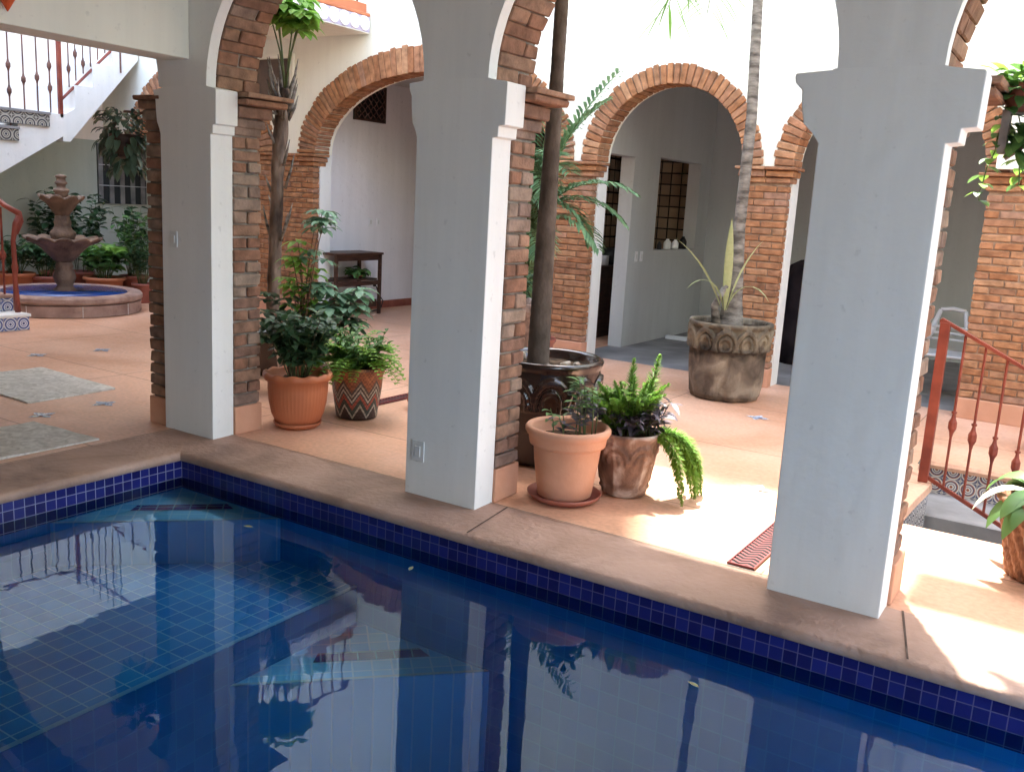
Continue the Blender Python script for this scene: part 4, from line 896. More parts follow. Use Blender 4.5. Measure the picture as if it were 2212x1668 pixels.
# ------------------------------------------------------------------ left side: stairs, fountain, plants
def railbar(m,x,y,z0,z1,r=.009,knob=None):
    m.tube([(x,y,z0),(x,y,z1)],r,6)
    for kz in (knob or []):
        m.tube([(x,y,kz-.075),(x,y,kz-.045),(x,y,kz-.02),(x,y,kz+.02),(x,y,kz+.045),(x,y,kz+.075)],[r,r*1.6,r*2.9,r*2.9,r*1.6,r],8)
root=thing('staircase',(-7.7,3,0),'white plastered staircase with painted tile risers climbing the wall behind the fountain','staircase')
XS=-7.3; XB=-8.195
prof=[(.6,.35),(1.4,.82),(3.0,1.60),(3.86,2.122),(3.86,2.06),(3.96,2.06),(5.02,3.25),(5.04,3.62),(4.86,3.62),(4.86,3.42),(4.62,3.42),(4.62,3.12),(4.32,3.12),(4.32,2.80),(4.05,2.80),(4.05,2.50),(3.9,2.405),(3.67,2.405),(3.67,2.225),(3.25,2.225),(3.25,2.01),(2.83,2.01),(2.83,1.80),(2.41,1.80),(2.41,1.585),(1.99,1.585),(1.99,1.37),(1.57,1.37),(1.57,1.16),(1.15,1.16),(1.15,.95),(.6,.95)]
m=MB(); m.poly(prof,'x',XB,XS); m.build('flight',M['white'],root,fix=True)
for (y0,y1,z0,z1) in [(3.245,3.665,2.228,2.375),(2.8,3.245,2.013,2.157)]:
    m=MB(); m.box(XS-.3,XS+.028,y0-.25,y1,z0,z1); m.build('tile_tread_edge',M['mot_side2'] if 'mot_side2' in M else motif('dark_painted_tile','YZ',.16,(.42,.40,.34),(.10,.09,.08),(.06,.06,.08),(0,.45)),root)
    m=MB(); m.box(XS-.3,XS+.04,y0-.25,y1+.01,z1+.001,z1+.035); m.build('nosing',M['cement'],root)
# lower flight with painted risers
for i in range(7):
    x1=-4.85-.29*i; m=MB(); m.box(x1-.29-(.02 if i<6 else 1.0),x1,.8,1.87,(0 if i==0 else .17*i-.1),.17*(i+1)-.032-(.04 if i==0 else 0)+(.04 if i==0 else 0)); m.build('step',M['mot_yz'],root)
    m=MB(); m.box(x1-.30,x1+.02,.79,1.885,.17*(i+1)-.031,.17*(i+1)); m.build('tread',M['stone'] if i else M['white'],root,bevel=.006)
# railing of the upper flight
root=thing('stair_railing',(XS,3.9,2.4),'rust red iron railing with knobbed bars on the landing of the white staircase','railing')
m=MB()
for y,k in ((3.02,(2.62,2.95)),(3.18,(2.62,2.93)),(3.37,(2.78,)),(3.55,(2.83,)),(3.72,(2.72,3.0))):
    railbar(m,XS-.03,y,2.41 if y>3.25 else 2.19,3.55,.010,k)
for y,k in ((3.99,(3.0,)),(4.09,(3.2,)),(4.2,(3.1,)),(4.31,()),(4.42,()),(4.53,())): railbar(m,XS-.03,y,2.68+(y-3.9)*.95,3.9+(y-3.9),.009,k)
m.build('bars',M['iron_dark'],root)
m=MB(); m.box(XS-.05,XS,3.83,3.88,2.36,3.9); m.build('post',M['iron'],root,bevel=.004)
m=MB(); m.tube([(XS-.03,3.88,2.60),(XS-.03,4.66,3.36),(XS-.03,5.0,3.7)],.018,6); m.tube([(XS-.03,3.88,3.66),(XS-.03,5.0,4.75)],.02,6); m.tube([(XS-.03,2.0,3.55),(XS-.03,3.85,3.6)],.02,6); m.build('rail',M['iron'],root)
m=MB(); m.tube([(XS+.01,4.74,3.05),(XS+.01,4.74,3.6)],.012,6); m.build('drain_spout',M['iron_dark'],root)
# newel at the foot of the lower flight
root=thing('stair_railing',(-5.05,1.84,.17),'red iron handrail and twisted newel post at the foot of the tiled steps','railing')
m=MB(); P0=Vector((-5.0,1.84,.17))
m.tube([P0,P0+Vector((0,-.01,.18)),P0+Vector((0,-.015,.38)),P0+Vector((0,-.01,.43)),P0+Vector((0,-.01,.47)),P0+Vector((0,-.01,.52)),P0+Vector((0,-.015,.75)),P0+Vector((0,.02,.92)),P0+Vector((0,.06,1.0))],[.030,.030,.024,.030,.036,.026,.024,.032,.034],8)
m.build('post',M['iron'],root,smooth=True)
m=MB(); m.tube([P0+Vector((.0,.02,.82)),P0+Vector((0,.075,.95)),P0+Vector((0,.06,1.03)),P0+Vector((-.15,.0,1.10)),P0+Vector((-.6,-.02,1.33)),P0+Vector((-1.7,-.02,1.98))],[.022,.03,.032,.028,.026,.026],8); m.build('handrail',M['iron'],root,smooth=True)
m=MB()
for i in range(1,6): railbar(m,-5.0-.22*i,1.83,.17+.16*i,1.12+.13*i,.012,(.62+.13*i,))
m.build('bars',M['iron'],root)
# window under the stairs
root=thing('louvred_window',(-8.19,5.1,1.2),'dark louvred window in the sage wall behind the hanging plant','window')
m=MB(); m.box(-8.192,-8.17,4.93,5.75,1.24,2.11); m.build('glass',mat('dark_glass',(.03,.035,.035),.2,.5),root)
for y in (4.93,5.11,5.29,5.47,5.65):
    m=MB(); m.box(-8.17,-8.15,y,y+.07,1.24,2.11); m.build('slat',noisy(mat('grey_slat',(.2,.2,.19),.6),(.13,.13,.13),(.26,.26,.25),6),root)
m=MB()
for z in (1.5,1.8): m.box(-8.15,-8.142,4.93,5.75,z,z+.012)
m.build('bar',M['greyw'],root)
# fountain
FC=(-6.1,3.06,0)
root=thing('fountain',FC,'carved brown stone fountain with two scalloped bowls in a round basin','fountain')
m=MB(); rr_=.865
m.lathe([(.70,.02),(rr_-.01,0.0),(rr_,.01),(rr_,.135),(rr_-.035,.14),(rr_-.03,.15),(rr_+.008,.155),(rr_+.02,.175),(rr_+.018,.215),(rr_,.235),(rr_-.03,.24),(rr_-.13,.24),(rr_-.155,.225),(rr_-.16,.05)],72,FC); m.build('basin',M['stone'],root,smooth=False)
for k in range(9):
    m=MB(); a=2*PI*k/9+.35; m.tube([(FC[0]+(rr_+.001)*cos(a),FC[1]+(rr_+.001)*sin(a),.005),(FC[0]+(rr_+.001)*cos(a),FC[1]+(rr_+.001)*sin(a),.135)],.004,5); m.build('mortar_joint',M['rug'],root)
fb=mat('fountain_blue_tile',(.02,.06,.32),.2,.5); fb=M['navy_xz']
m=MB(); m.lathe([(rr_-.162,.235),(rr_-.165,.06)],64,FC); m.build('tile_lining',mat('cobalt_lining',(.02,.06,.24),.2,.5),root,smooth=True)
m=MB(); m.lathe([(rr_-.17,.165),(.01,.166)],48,FC); m.build('water',M['water'],root)
def lob(n,amp,z0,z1,tip=.0):
    def f_(r,z,a):
        if z>z0:
            t=min(1,(z-z0)/(z1-z0)); s=abs(cos(a*n/2))
            return (r*(1+amp*t*(s-.4)),z+tip*t*(s-.5)*r)
        return (r,z)
    return f_
m=MB(); m.lathe([(.14,.1),(.15,.22),(.13,.24),(.10,.27),(.085,.30),(.11,.35),(.125,.40),(.11,.46),(.085,.50),(.10,.53),(.09,.55),(.075,.60)],24,FC,lambda r,z,a:(r*(1+.05*cos(a*6)),z)); m.build('pedestal',M['fountain'],root,smooth=True)
m=MB(); m.lathe([(.075,.58),(.11,.60),(.17,.66),(.24,.74),(.31,.80),(.38,.835),(.42,.85),(.425,.87),(.40,.875),(.3,.86),(.1,.85)],96,FC,lob(12,.10,.66,.84,.10)); m.build('bowl',M['fountain'],root,smooth=True)
m=MB(); m.lathe([(.12,.84),(.14,.92),(.13,.95),(.10,.98),(.085,1.02),(.095,1.06),(.08,1.10),(.075,1.16)],24,FC,lambda r,z,a:(r*(1+.05*cos(a*6)),z)); m.build('stem',M['fountain'],root,smooth=True)
m=MB(); m.lathe([(.07,1.13),(.09,1.16),(.13,1.22),(.18,1.29),(.22,1.325),(.24,1.34),(.24,1.36),(.22,1.365),(.1,1.35)],96,FC,lob(8,.16,1.2,1.33,.20)); m.build('bowl',M['fountain'],root,smooth=True)
m=MB(); m.lathe([(.09,1.34),(.07,1.40),(.085,1.42),(.09,1.435),(.08,1.45),(.05,1.47),(.05,1.50),(.07,1.515),(.07,1.53),(.055,1.545),(.05,1.58),(.065,1.595),(.06,1.61),(.02,1.625)],24,FC); m.build('finial',M['fountain'],root,smooth=True)
def backpot(c,r,h,lab,mt='terra',name='potted_plant',cat='potted plant'):
    root=thing(name,c,lab,cat)
    potbody(root,c,[(r*.66,0),(r*.7,.02),(r*.88,h*.82),(r*.9,h*.83),(r,h*.86),(r*1.02,h*.93),(r,h),(r*.9,h),(r*.86,h*.9)],M[mt]); soil(root,c,r*.86,h*.88); return root
lat2=Vector((.54,.84,0)); dep=Vector((-.84,.54,0))
F0=Vector((-6.1,3.06,0))
def fp(l,d): p=F0+lat2*l+dep*d; return (p.x,p.y,0)
c=fp(.47,1.15); r_=backpot(c,.27,.30,'bright broad leaved plant in a wide orange bowl pot right of the fountain')
bush(r_,c,.27,.42,.34,26,9,M['lf_mid'],.15,.10,.9); bush(r_,c,.3,.42,.30,14,4,M['lf_bright'],.16,.12,.7,name='top_leaves',start=.8)
c=fp(.93,.75); r_=backpot(c,.14,.26,'dark bushy plant in a small red pot at the right end behind the basin','saucer')
bush(r_,c,.25,.62,.24,22,12,M['lf_dark'],.11,.05,.9)
c=fp(.86,1.45); r_=backpot(c,.2,.3,'tall dark leafy plant standing behind the wide orange bowl pot','saucer')
bush(r_,c,.28,.85,.36,22,12,M['lf_mid'],.14,.06,1.0); bush(r_,c,.28,.95,.3,12,10,M['lf_dark'],.14,.07,1.0,name='back_foliage')
c=fp(.16,1.75); r_=backpot(c,.2,.32,'tall glossy shrub rising behind the upper fountain bowl','saucer')
bush(r_,c,.3,1.12,.52,20,16,M['lf_dark'],.15,.07,1.0,up=.4,start=.4)
c=fp(-.25,1.2); r_=backpot(c,.2,.30,'dark plant in a red pot just left behind the fountain pedestal','saucer')
bush(r_,c,.28,.55,.34,24,12,M['lf_dark'],.12,.055,1.0)
c=fp(-.60,1.15); r_=backpot(c,.24,.34,'dark spreading plant in an orange rimmed pot beside the red newel post','terra')
bush(r_,c,.32,.45,.36,22,10,M['lf_dark'],.13,.05,1.0); bush(r_,c,.32,.40,.3,8,6,M['lf_mid'],.14,.03,1.2,name='strap_leaves')
c=fp(-.15,1.9); r_=backpot(c,.2,.3,'large leaved dark shrub against the sage wall left of the fountain','saucer')
bush(r_,c,.3,.95,.38,14,12,M['lf_dark'],.17,.075,1.0,up=.4,start=.4)
# woven mats
def rug(pts,lab):
    cx=sum(p[0] for p in pts)/4; cy=sum(p[1] for p in pts)/4
    m=MB(); n=24; T=.014
    P4=[Vector((x,y,0)) for x,y in pts]
    base=len(m.v)
    for i in range(n+1):
        for j in range(n+1):
            u,v=i/n,j/n; p=P4[0].lerp(P4[1],u).lerp(P4[3].lerp(P4[2],u),v)
            e=.008*noise.noise(Vector((u*7,v*7,cx))); m.v.append((p.x+e*(u in(0,1)),p.y+e*(v in (0,1)),T+.007*noise.noise(Vector((u*5,v*5,cx*3)))))
    for i in range(n):
        for j in range(n): a=base+i*(n+1)+j; m.f.append((a,a+n+1,a+n+2,a+1))
    per=[i*(n+1) for i in range(n)]+[n*(n+1)+j for j in range(n)]+[i*(n+1)+n for i in range(n,0,-1)]+[j for j in range(n,0,-1)]
    b2=len(m.v)
    for k in per: v=m.v[base+k]; m.v.append((v[0],v[1],.001))
    for q in range(len(per)): q2=(q+1)%len(per); m.f.append((b2+q,b2+q2,base+per[q2],base+per[q]))
    o=m.build('floor_mat',M['rug'],fix=True); tag(o,lab,'floor mat')
rug([(-1.70,.02),(-1.73,.735),(-2.83,.80),(-2.86,.06)],'cream woven floor mat lying further from the pool')
rug([(-.51,-1.5),(-.515,-.215),(-1.17,-.25),(-1.2,-1.5)],'cream woven floor mat lying beside the pool coping')
# decorative inset tiles
def deco(c):
    m=MB(); s=.055
    for k in range(4):
        a=PI/4*0+k*PI/2; d=Vector((cos(a),sin(a),0)); p=Vector((-d.y,d.x,0)); o=Vector((c[0],c[1],.004))
        m.add([o+d*.012,o+d*.05+p*.03,o+d*.10,o+d*.05-p*.03],[(0,3,2,1)])
    o=Vector((c[0],c[1],.008)); m.add([o+Vector((.03,.03,0)),o+Vector((-.03,.03,0)),o+Vector((-.03,-.03,0)),o+Vector((.03,-.03,0))],[(0,1,2,3)])
    return m
M['deco']=noisy(mat('inset_tile_glaze',(.5,.55,.6),.3,.5),(.20,.26,.42),(.72,.74,.74),60,2,.45,.55)
for q,lab in [((-1.354,.385),'small flower shaped inset tile between the two floor mats'),((-1.325,-.10),'small inset tile next to the nearer floor mat'),((-3.42,1.104),'pale inset tile on the floor beyond the far mat'),((-3.318,1.683),'pale inset tile on the floor towards the fountain'),((2.426,3.668),'blue and white inset tile near the weathered round planter'),((3.058,1.717),'blue and white inset tile between the fern pot and the large column')]:
    tag(deco(q).build('inset_tile',M['deco']),lab,'floor tile','flower inset tiles in the terracotta floor')
# drains
def grate(x0,x1,y0,y1,lab,skew=0):
    root=thing('drain_grate',((x0+x1)/2,(y0+y1)/2,0),lab,'drain grate')
    m=MB(); m.box(x0,x1,y0,y1,.001,.006); m.build('tray',M['black'],root)
    m=MB(); t=.006
    for a in ((x0,x0+t,y0,y1),(x1-t,x1,y0,y1),(x0+t,x1-t,y0,y0+t),(x0+t,x1-t,y1-t,y1)): m.box(*a,.007,.016)
    m.build('frame',M['gr'],root)
    m=MB(); w=(x1-x0); k=int((y1-y0)/.036)
    for i in range(k):
        ya=y0+.014+i*.036
        for j in range(3):
            xa=x0+.004+j*(w-.008)/3; xb=xa+(w-.008)/3; s=.014 if (j%2) else -.014
            m.add([(xa,ya-s,.012),(xb,ya+s,.012),(xb,ya+s+.013,.012),(xa,ya-s+.013,.012)],[(0,1,2,3)])
    m.build('mesh',M['gr'],root)
M['gr']=noisy(mat('dark_red_metal',(.25,.05,.05),.5,.4),(.13,.022,.025),(.22,.045,.045),12)
grate(3.335,3.465,.432,2.2,'dark red expanded metal drain grate beside the large column')
grate(-.06,.045,1.72,4.4,'narrow dark red drain strip running away behind the painted pot')
# wall plates
def plate(x,z,y,lab,w=.035,h=.055,slot=True):
    root=thing('wall_plate',(x,y,z),lab,'wall plate')
    m=MB(); m.box(x-w,x+w,y-.008,y-.0005,z-h,z+h); m.build('cover',M['plastic'] if not slot else M['greyw2'],root,bevel=.003)
    m=MB(); m.box(x-w*.45,x+w*.45,y-.013,y-.0085,z-h*.5,z+h*.5); m.build('rocker',M['greyw2'],root,bevel=.002)
M['greyw2']=mat('aged_white_plastic',(.62,.63,.62),.4,.4)
plate(-.395,1.25,Y0,'light switch at shoulder height on the corner column',.036,.05)
plate(1.623,.248,Y0,'socket cover low on the middle column',.042,.058)
m=MB(); m.tube([(1.545,.36,1.71),(1.515,.36,1.71),(1.505,.36,1.725)],.009,8); tag(m.build('wall_hook',M['plastic'],smooth=True),'tiny white hook on the left side of the middle column','hook')
def plate_x(x,y,z,w,h,lab,n=1):
    root=thing('wall_plate',(x,y,z),lab,'wall plate')
    m=MB(); m.box(x+.0005,x+.01,y-w,y+w,z-h,z+h); m.build('cover',M['plastic'],root,bevel=.003)
    m=MB(); m.box(x+.0105,x+.015,y-w*.4,y+w*.4,z-h*.45,z+h*.45); m.build('rocker',M['greyw2'],root,bevel=.002)
plate_x(-.05,6.42,1.05,.035,.06,'left one of two white switches beside the kitchen doorway')
plate_x(-.05,6.56,1.05,.035,.06,'right one of two white switches beside the kitchen doorway')
plate_x(-4.1,6.36,1.215,.05,.06,'left one of two white plates on the lavender wall above the stand')
plate_x(-4.1,6.52,1.215,.035,.055,'right one of two white plates on the lavender wall above the stand')
# wall lattice
root=thing('wall_lattice',(-4.1,6.27,2.8),'dark carved wooden lattice vent high on the lavender wall','vent')
m=MB(); m.box(-4.098,-4.075,5.965,6.58,2.555,3.03); m.build('backing',M['black'],root)
m=MB()
for a in ((5.965,6.58,2.555,2.585),(5.965,6.58,3.0,3.03),(5.965,5.995,2.585,3.0),(6.55,6.58,2.585,3.0)): m.box(-4.074,-4.05,a[0],a[1],a[2],a[3])
m.build('frame',M['wood'],root)
m=MB()
for i in range(5):
    for j in range(4):
        y=6.04+i*.115; z=2.64+j*.105
        m.tube([(-4.06,y-.05,z),(-4.055,y,z+.05),(-4.06,y+.05,z),(-4.055,y,z-.05),(-4.06,y-.05,z)],.008,5)
m.build('lattice',noisy(mat('worn_wood',(.12,.06,.05),.5),(.05,.02,.02),(.2,.11,.09),30),root)
# skirting
m=MB()
for i in range(9): m.box(-4.099,-4.085,5.37+i*.355,5.37+i*.355+.348,0,.105)
tag(m.build('skirting',M['saucer']),kind='structure')
# wooden stand
root=thing('wooden_stand',(-3.85,5.72,0),'dark wooden open stand with two shelves against the lavender wall','stand')
for (x,y) in ((-4.05,5.25),(-3.68,5.25),(-4.05,6.1),(-3.68,6.1)):
    m=MB(); m.box(x-.02,x+.02,y-.02,y+.02,0,.80); m.build('leg',M['wood'],root,bevel=.003)
for z,h in ((.802,.03),(.46,.025),(.10,.10)):
    m=MB(); m.box(-4.085,-3.64,5.22,6.13,z,z+h) if z>.8 else m.box(-4.028,-3.702,5.272,6.078,z,z+h); m.build('shelf' if z<.8 else 'top',M['wood'],root,bevel=.004)
m=MB(); m.box(-3.698,-3.672,5.273,6.077,.73,.80); m.box(-3.698,-3.672,5.273,6.077,.40,.458); m.build('apron',M['wood'],root)
root=thing('plant',(-3.85,5.85,.49),'low green plant in a shallow dish on the middle shelf of the stand','plant')
m=MB(); m.lathe([(.06,0),(.10,.03),(.105,.04),(.09,.035),(.01,.02)],24,(-3.85,5.85,.487)); m.build('dish',M['saucer'],root,smooth=True)
bush(root,(-3.85,5.85),.50,.10,.2,14,6,M['lf_mid'],.12,.07,1.2)
m=MB(); pts=[(-4.08,6.45,.34),(-4.04,6.45,.33),(-4.03,6.47,.27),(-4.05,6.53,.20),(-4.0,6.56,.12),(-3.98,6.5,.03),(-3.9,6.35,.012),(-3.85,6.15,.012)]
m.tube(pts,.008,6); m.box(-4.085,-4.05,6.435,6.465,.32,.375); tag(m.build('power_cord',M['black'],smooth=False),'black power cord plugged in beside the wooden stand','cord')
plate_x(-4.1,6.45,.36,.035,.055,'socket with a black plug low on the lavender wall')
# shutter window on the facade
root=thing('shuttered_window',(-4.6,FY,3.0),'brown shuttered opening above the wide brick pier','window')
m=MB(); m.box(-4.92,-4.30,FY-.012,FY-.0,2.72,3.19); m.build('shutter',noisy(mat('brown_board',(.10,.06,.04),.6),(.07,.04,.025),(.13,.08,.05),5),root)
m=MB()
for q in ((-4.99,-4.925,2.66,3.25),(-4.295,-4.24,2.66,3.25),(-4.925,-4.295,3.195,3.25)): m.box(q[0],q[1],FY-.04,FY-.001,q[2],q[3])
m.build('surround',M['cream'],root)
# planters on the balcony edge
for i,(y,lab,mt) in enumerate([(4.55,'orange planter on the balcony edge nearest the wall','lf_bright'),(4.05,'second orange planter on the balcony edge','lf_bright')]):
    c=(-3.25,y,3.642); root=thing('balcony_planter',c,lab,'planter')
    potbody(root,c,[(.09,0),(.13,.2),(.14,.22),(.14,.25),(.12,.25),(.11,.2)],M['terra']); bush(root,(c[0],c[1]),3.86,.3,.22,14,10,M[mt],.12,.04,1.4)
# ------------------------------------------------------------------ hanging things
c=(-1.08,.42,1.72); root=thing('hanging_plant',c,'dark waxy trailing plant hung from a bracket left of the corner column','hanging plant')
m=MB(); m.tube([(-.71,.42,2.02),(-.95,.42,2.045),(-1.08,.42,2.05)],.009,6); m.build('bracket',M['iron_dark'],root)
m=MB(); 
for a in (0,2.1,4.2): m.tube([(-1.08,.42,2.045),(-1.08+.09*cos(a),.42+.09*sin(a),1.9)],.0025,4)
m.build('hanger',M['iron_dark'],root)
m=MB(); m.lathe([(.03,1.74),(.07,1.77),(.1,1.86),(.105,1.90),(.095,1.90),(.08,1.85)],24,(c[0],c[1],0)); m.build('basket',M['wood'],root,smooth=True)
lm=MB(); sm=MB()
for i in range(230):
    a=rnd.uniform(0,2*PI); z=rnd.uniform(1.84,2.06); r=rnd.uniform(.05,.16)
    if i>130: z=rnd.uniform(1.66,1.90); r=rnd.uniform(.02,.085+max(0,z-1.6)*.2)
    p=Vector((c[0]+r*cos(a),c[1]+r*sin(a),z)); d=Vector((cos(a),sin(a),rnd.uniform(-.2,.8) if z>1.9 else rnd.uniform(-1.4,-.1)))
    leaf(lm,p,d,rnd.uniform(.08,.13),.042,1.9,.3,4,.45)
lm.build('foliage',M['lf_waxy'] if 'lf_waxy' in M else leafmat('waxy_leaf',(.03,.055,.035),(.16,.24,.17),.25,.05),root,smooth=True)
# plant on bracket at the large column
c=(4.235,.80,2.06); root=thing('bracket_plant',c,'trailing pothos in a clay pot bracketed to the large column','potted plant')
m=MB(); m.box(4.17,4.20,.72,.80,1.90,2.07); m.tube([(4.2,.76,2.06),(4.31,.78,2.06),(4.33,.78,2.02),(4.25,.77,1.92),(4.2,.76,1.88)],.008,6); m.build('bracket',M['wood2'] if 'wood2' in M else noisy(mat('grey_wood',(.25,.2,.17),.8),(.16,.13,.11),(.32,.27,.23),8),root)
potbody(root,(c[0],c[1],2.065),[(.05,0),(.065,.02),(.08,.08),(.088,.085),(.09,.11),(.078,.11),(.07,.07)],M['saucer'])
lm=MB(); sm=MB(); l2=MB()
for i in range(110):
    a=rnd.uniform(0,2*PI); r=rnd.uniform(.02,.12); p=Vector((c[0]+r*cos(a),c[1]+r*sin(a),2.17+rnd.uniform(-.03,.06)))
    leaf(lm if i%3 else l2,p,(cos(a),sin(a),rnd.uniform(-.2,.9)),rnd.uniform(.07,.11),.045,.9,.15,4,.4)
for i in range(120):
    a=rnd.uniform(-2.2,1.8); p=Vector((c[0]+rnd.uniform(-.06,.14),c[1]-.03+rnd.uniform(-.03,.03),rnd.uniform(1.90,2.17))); leaf(lm,p,(cos(a),sin(a),rnd.uniform(-.6,.3)),rnd.uniform(.08,.12),.05,1.0,.15,4,.4)
for (sx,sy,n,e) in ((-.06,-.02,12,-.02),(-.03,.02,10,.02),(.03,0,7,.05)):
    pts=[Vector((c[0]+sx,c[1]+sy,2.12))]
    for k in range(n): pts.append(pts[-1]+Vector((e*.22+rnd.uniform(-.008,.008),rnd.uniform(-.008,.008),-.034)))
    sm.tube(pts,.003,5)
    for q in pts[2:]:
        for _ in range(2 if rnd.random()<.75 else 0): a=rnd.uniform(0,6.28); leaf(lm if rnd.random()<.65 else l2,q,(cos(a),sin(a),-.1),rnd.uniform(.05,.09),.04,.9,.15,4,.4)
for a,h in ((.4,.16),(1.2,.12),(.1,.1)): leaf(lm,Vector((c[0]+.04,c[1],2.2)),(cos(a)*.6,sin(a)*.5,.9),h,.035,.6,.2,4,.5)
sm.build('stem',M['stem'],root); lm.build('foliage',M['lf_mid'],root,smooth=True); l2.build('foliage',M['lf_bright'],root,smooth=True)
# red star ornament
c=(-.2,-.84,2.39); root=thing('paper_lantern',c,'pointed orange red lantern hanging in front of the cream lintel','lantern')
m=MB(); m.lathe([(.002,0),(.02,.03),(.045,.075),(.055,.11),(.06,.19),(.05,.25),(.02,.30),(.005,.31)],10,(c[0]+.02,c[1]-.015,c[2])); m.build('shade',mat('orange_red_paper',(.62,.10,.03),.5,.3),root)
m=MB(); m.tube([(c[0]+.02,c[1]-.015,c[2]+.3),(c[0]+.02,c[1]-.015,3.458)],.002,4); m.build('cord',M['black'],root)
# ------------------------------------------------------------------ right side
root=thing('pit_railing',(3.83,2.66,0),'rust red iron railing with knobbed balusters sloping down over the sunken steps','railing')
yR=2.64
m=MB(); m.box(3.805,3.862,yR-.028,yR+.028,.003,1.02); m.build('post',M['iron'],root,bevel=.004)
m=MB(); m.poly([(3.80,1.035),(3.815,1.045),(4.36,.775),(4.36,.755),(3.865,1.0),(3.80,1.02)],'y',yR-.022,yR+.022); m.tube([(4.36,yR,.765),(4.6,yR,.74),(5.4,yR,.40)],.02,6); m.build('handrail',M['iron'],root,fix=True)
m=MB(); m.poly([(3.862,.02),(3.862,.045),(4.40,-.215),(5.4,-.7),(5.4,-.725),(4.40,-.24)],'y',yR-.012,yR+.012); m.build('bottom_rail',M['iron'],root,fix=True)
for i,x in enumerate((3.955,4.075,4.20,4.33,4.46,4.6)):
    m=MB(); zt=1.0-(x-3.86)*.49; zb=.03-(x-3.86)*.48
    railbar(m,x,yR,zb,zt,.0085,(zb+(zt-zb)*.42,)); m.tube([(x,yR,zb+(zt-zb)*.42+.075),(x,yR,zb+(zt-zb)*.42+.088)],.016,8); m.build('baluster',M['iron'],root)
# woven pot
c=(4.60,1.27,0); root=thing('potted_plant',c,'broad pale leaved plant in a brown woven basket pot at the right edge','potted plant')
def weave(r,z,a): return (r+.006*sin(a*22+z*40)+.003*sin(z*160),z)
potbody(root,c,[(.16,0),(.175,.01)]+[(.175+.075*(z/.36),z) for z in [.02+.012*i for i in range(29)]]+[(.262,.37),(.262,.385),(.245,.39),(.235,.35)],noisy(mat('woven_clay',(.22,.1,.05),.6,.35),(.10,.04,.02),(.36,.18,.09),5,9,.35,.65,.6,30,stretch=(3,3,.8)),140,weave); soil(root,c,.24,.35)
lm=MB(); l2=MB()
for i in range(16):
    a=rnd.uniform(2.2,4.6) if i<11 else rnd.uniform(0,6.28); e=rnd.uniform(.35,.9)
    leaf(lm if i%2 else l2,(c[0]+.08*cos(a),c[1]+.08*sin(a),.37),(cos(a),sin(a),e),rnd.uniform(.26,.40),.085,2.2,.3,8,.5,rnd.uniform(-.4,.4))
lm.build('foliage',M['lf_pale'],root,smooth=True); l2.build('foliage',M['lf_mid'],root,smooth=True)
# second pot beyond the pit
c=(4.47,4.15,0); root=thing('potted_plant',c,'dark leafy plant in an orange pot standing on the ledge beyond the sunken steps','potted plant')
potbody(root,c,[(.13,0),(.15,.02),(.19,.26),(.2,.27),(.215,.29),(.215,.33),(.195,.33),(.18,.28)],M['terra']); soil(root,c,.19,.30); bush(root,c,.30,.55,.27,20,14,M['lf_dark'],.10,.045,.9)
# white plastic chair in the room behind
root=thing('plastic_chair',(3.42,6.1,0),'white plastic armchair half visible between the large column and brick pier','chair')
m=MB()
def bar(pts,w=.022,t=.01): m.tube(pts,w,6)
m.build('dummy',M['plastic'],root) if 0 else None
for sx in (-1,1):
    m=MB(); m.tube([(3.42+sx*.11,6.3,.80),(3.42+sx*.16,6.26,.60),(3.42+sx*.22,6.15,.42)],[.02,.032,.026],8); m.build('back_side',M['plastic'],root,smooth=True)
    m=MB(); m.tube([(3.42+sx*.22,6.15,.42),(3.42+sx*.24,6.12,.2),(3.42+sx*.26,6.10,0)],[.026,.02,.018],8); m.build('leg',M['plastic'],root,smooth=True)
    m=MB(); m.tube([(3.42+sx*.23,5.75,.41),(3.42+sx*.25,5.72,.2),(3.42+sx*.27,5.70,0)],[.026,.02,.018],8); m.build('leg',M['plastic'],root,smooth=True)
m=MB(); m.box(3.2,3.64,5.72,6.16,.405,.43); m.build('seat',M['plastic'],root,bevel=.01)
for z in (.52,.58,.64):
    m=MB(); m.tube([(3.26,6.24,z),(3.42,6.27,z),(3.58,6.24,z)],.012,6); m.build('back_slat',M['plastic'],root)
m=MB(); m.tube([(3.31,6.3,.80),(3.42,6.32,.815),(3.53,6.3,.80)],.02,8); m.build('top_rail',M['plastic'],root,smooth=True)
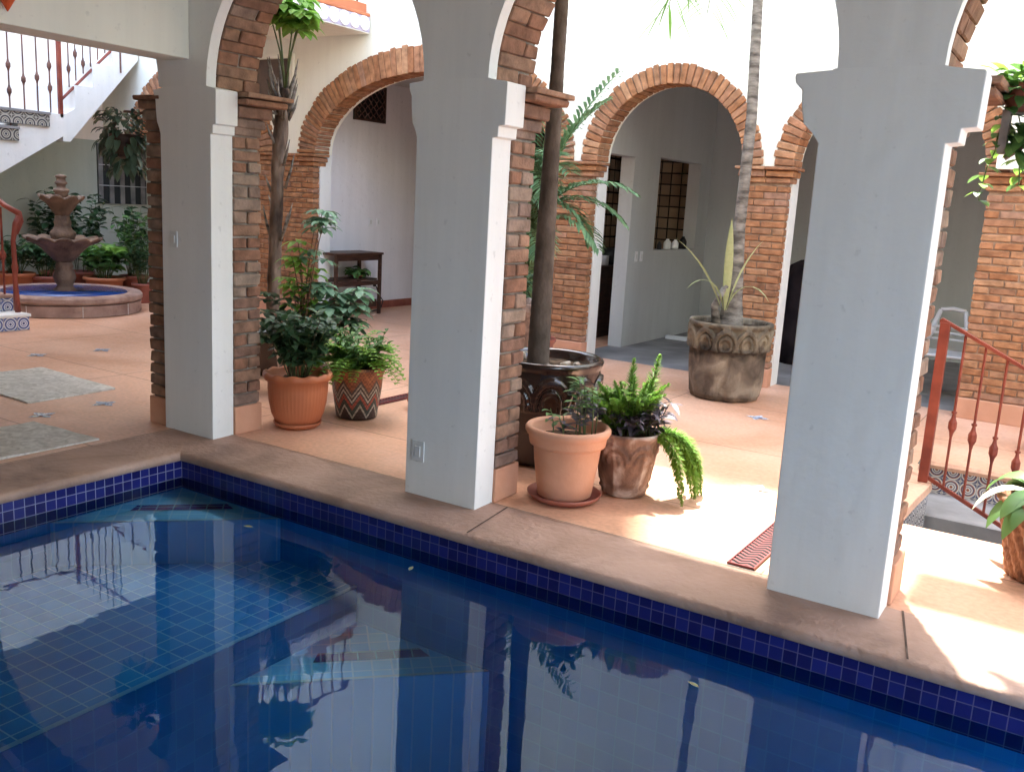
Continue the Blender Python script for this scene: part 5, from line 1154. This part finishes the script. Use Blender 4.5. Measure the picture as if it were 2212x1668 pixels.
# covered dark furniture
root=thing('covered_rack',(1.82,7.0,0),'tall rack draped in black cloth in the dark room behind the second pier','rack')
m=MB(); n=28
def dr(r,z,a): return (r*(1+.06*sin(a*7+z*3)+.05*noise.noise(Vector((cos(a)*2,sin(a)*2,z*2)))),z)
m.lathe([(.33,0),(.32,.3),(.30,.7),(.27,.95),(.2,1.08),(.1,1.14),(.02,1.15)],56,(1.82,7.0,0),dr); m.build('cloth',noisy(mat('black_cloth',(.012,.01,.012),.9,.1),(.008,.006,.008),(.025,.018,.02),5),root,smooth=True)
m=MB(); m.tube([(1.82,7.0,.0),(1.82,7.0,1.13)],.015,6); m.build('pole',M['iron_dark'],root)
# items on the hatch sill and doorstop
for i,(y,h,r,lab,mt) in enumerate([(7.25,.10,.03,'small dark jar on the hatch sill','black'),(7.5,.13,.05,'grey kettle on the hatch sill','greyw2'),(7.75,.12,.045,'white mug on the hatch sill','plastic'),(8.0,.16,.05,'tall dark bottle at the right of the hatch sill','black')]):
    m=MB(); m.lathe([(r*.9,0),(r,.01),(r,h*.6),(r*.7,h*.8),(r*.4,h*.9),(r*.4,h),(r*.1,h)],16,(-.13,y,1.116)); tag(m.build('jar',M[mt],smooth=True),lab,'kitchenware')
m=MB(); m.box(.02,.30,7.33,7.42,.002,.05); tag(m.build('door_stop',M['plastic'],bevel=.008),'white oblong block on the grey floor behind the weathered planter','block')
for i,(x,y,z,lab,mt,r,h) in enumerate([(-.75,6.9,.882,'pile of white dishes on the kitchen counter','plastic',.1,.12),(-.8,7.3,.882,'dark cooking pot on the kitchen counter','black',.13,.2)]):
    m=MB(); m.lathe([(r*.9,0),(r,.01),(r,h),(r*.9,h),(r*.8,h*.9)],20,(x,y,z)); tag(m.build('dish',M[mt],smooth=True),lab,'kitchenware')

# leaves floating on the pool
for i,(x,y,a,lab) in enumerate([(.95,-.35,.4,'small fallen leaf floating near the pool corner step'),(2.0,-.25,1.9,'small fallen leaf floating below the middle column'),(3.55,-.42,2.8,'pale fallen leaf floating below the large column')]):
    m=MB(); leaf(m,(x,y,-.172),(cos(a),sin(a),.02),.055,.022,.1,.1,4,.45); tag(m.build('fallen_leaf',M['lf_stripe'],smooth=True),lab,'leaf')
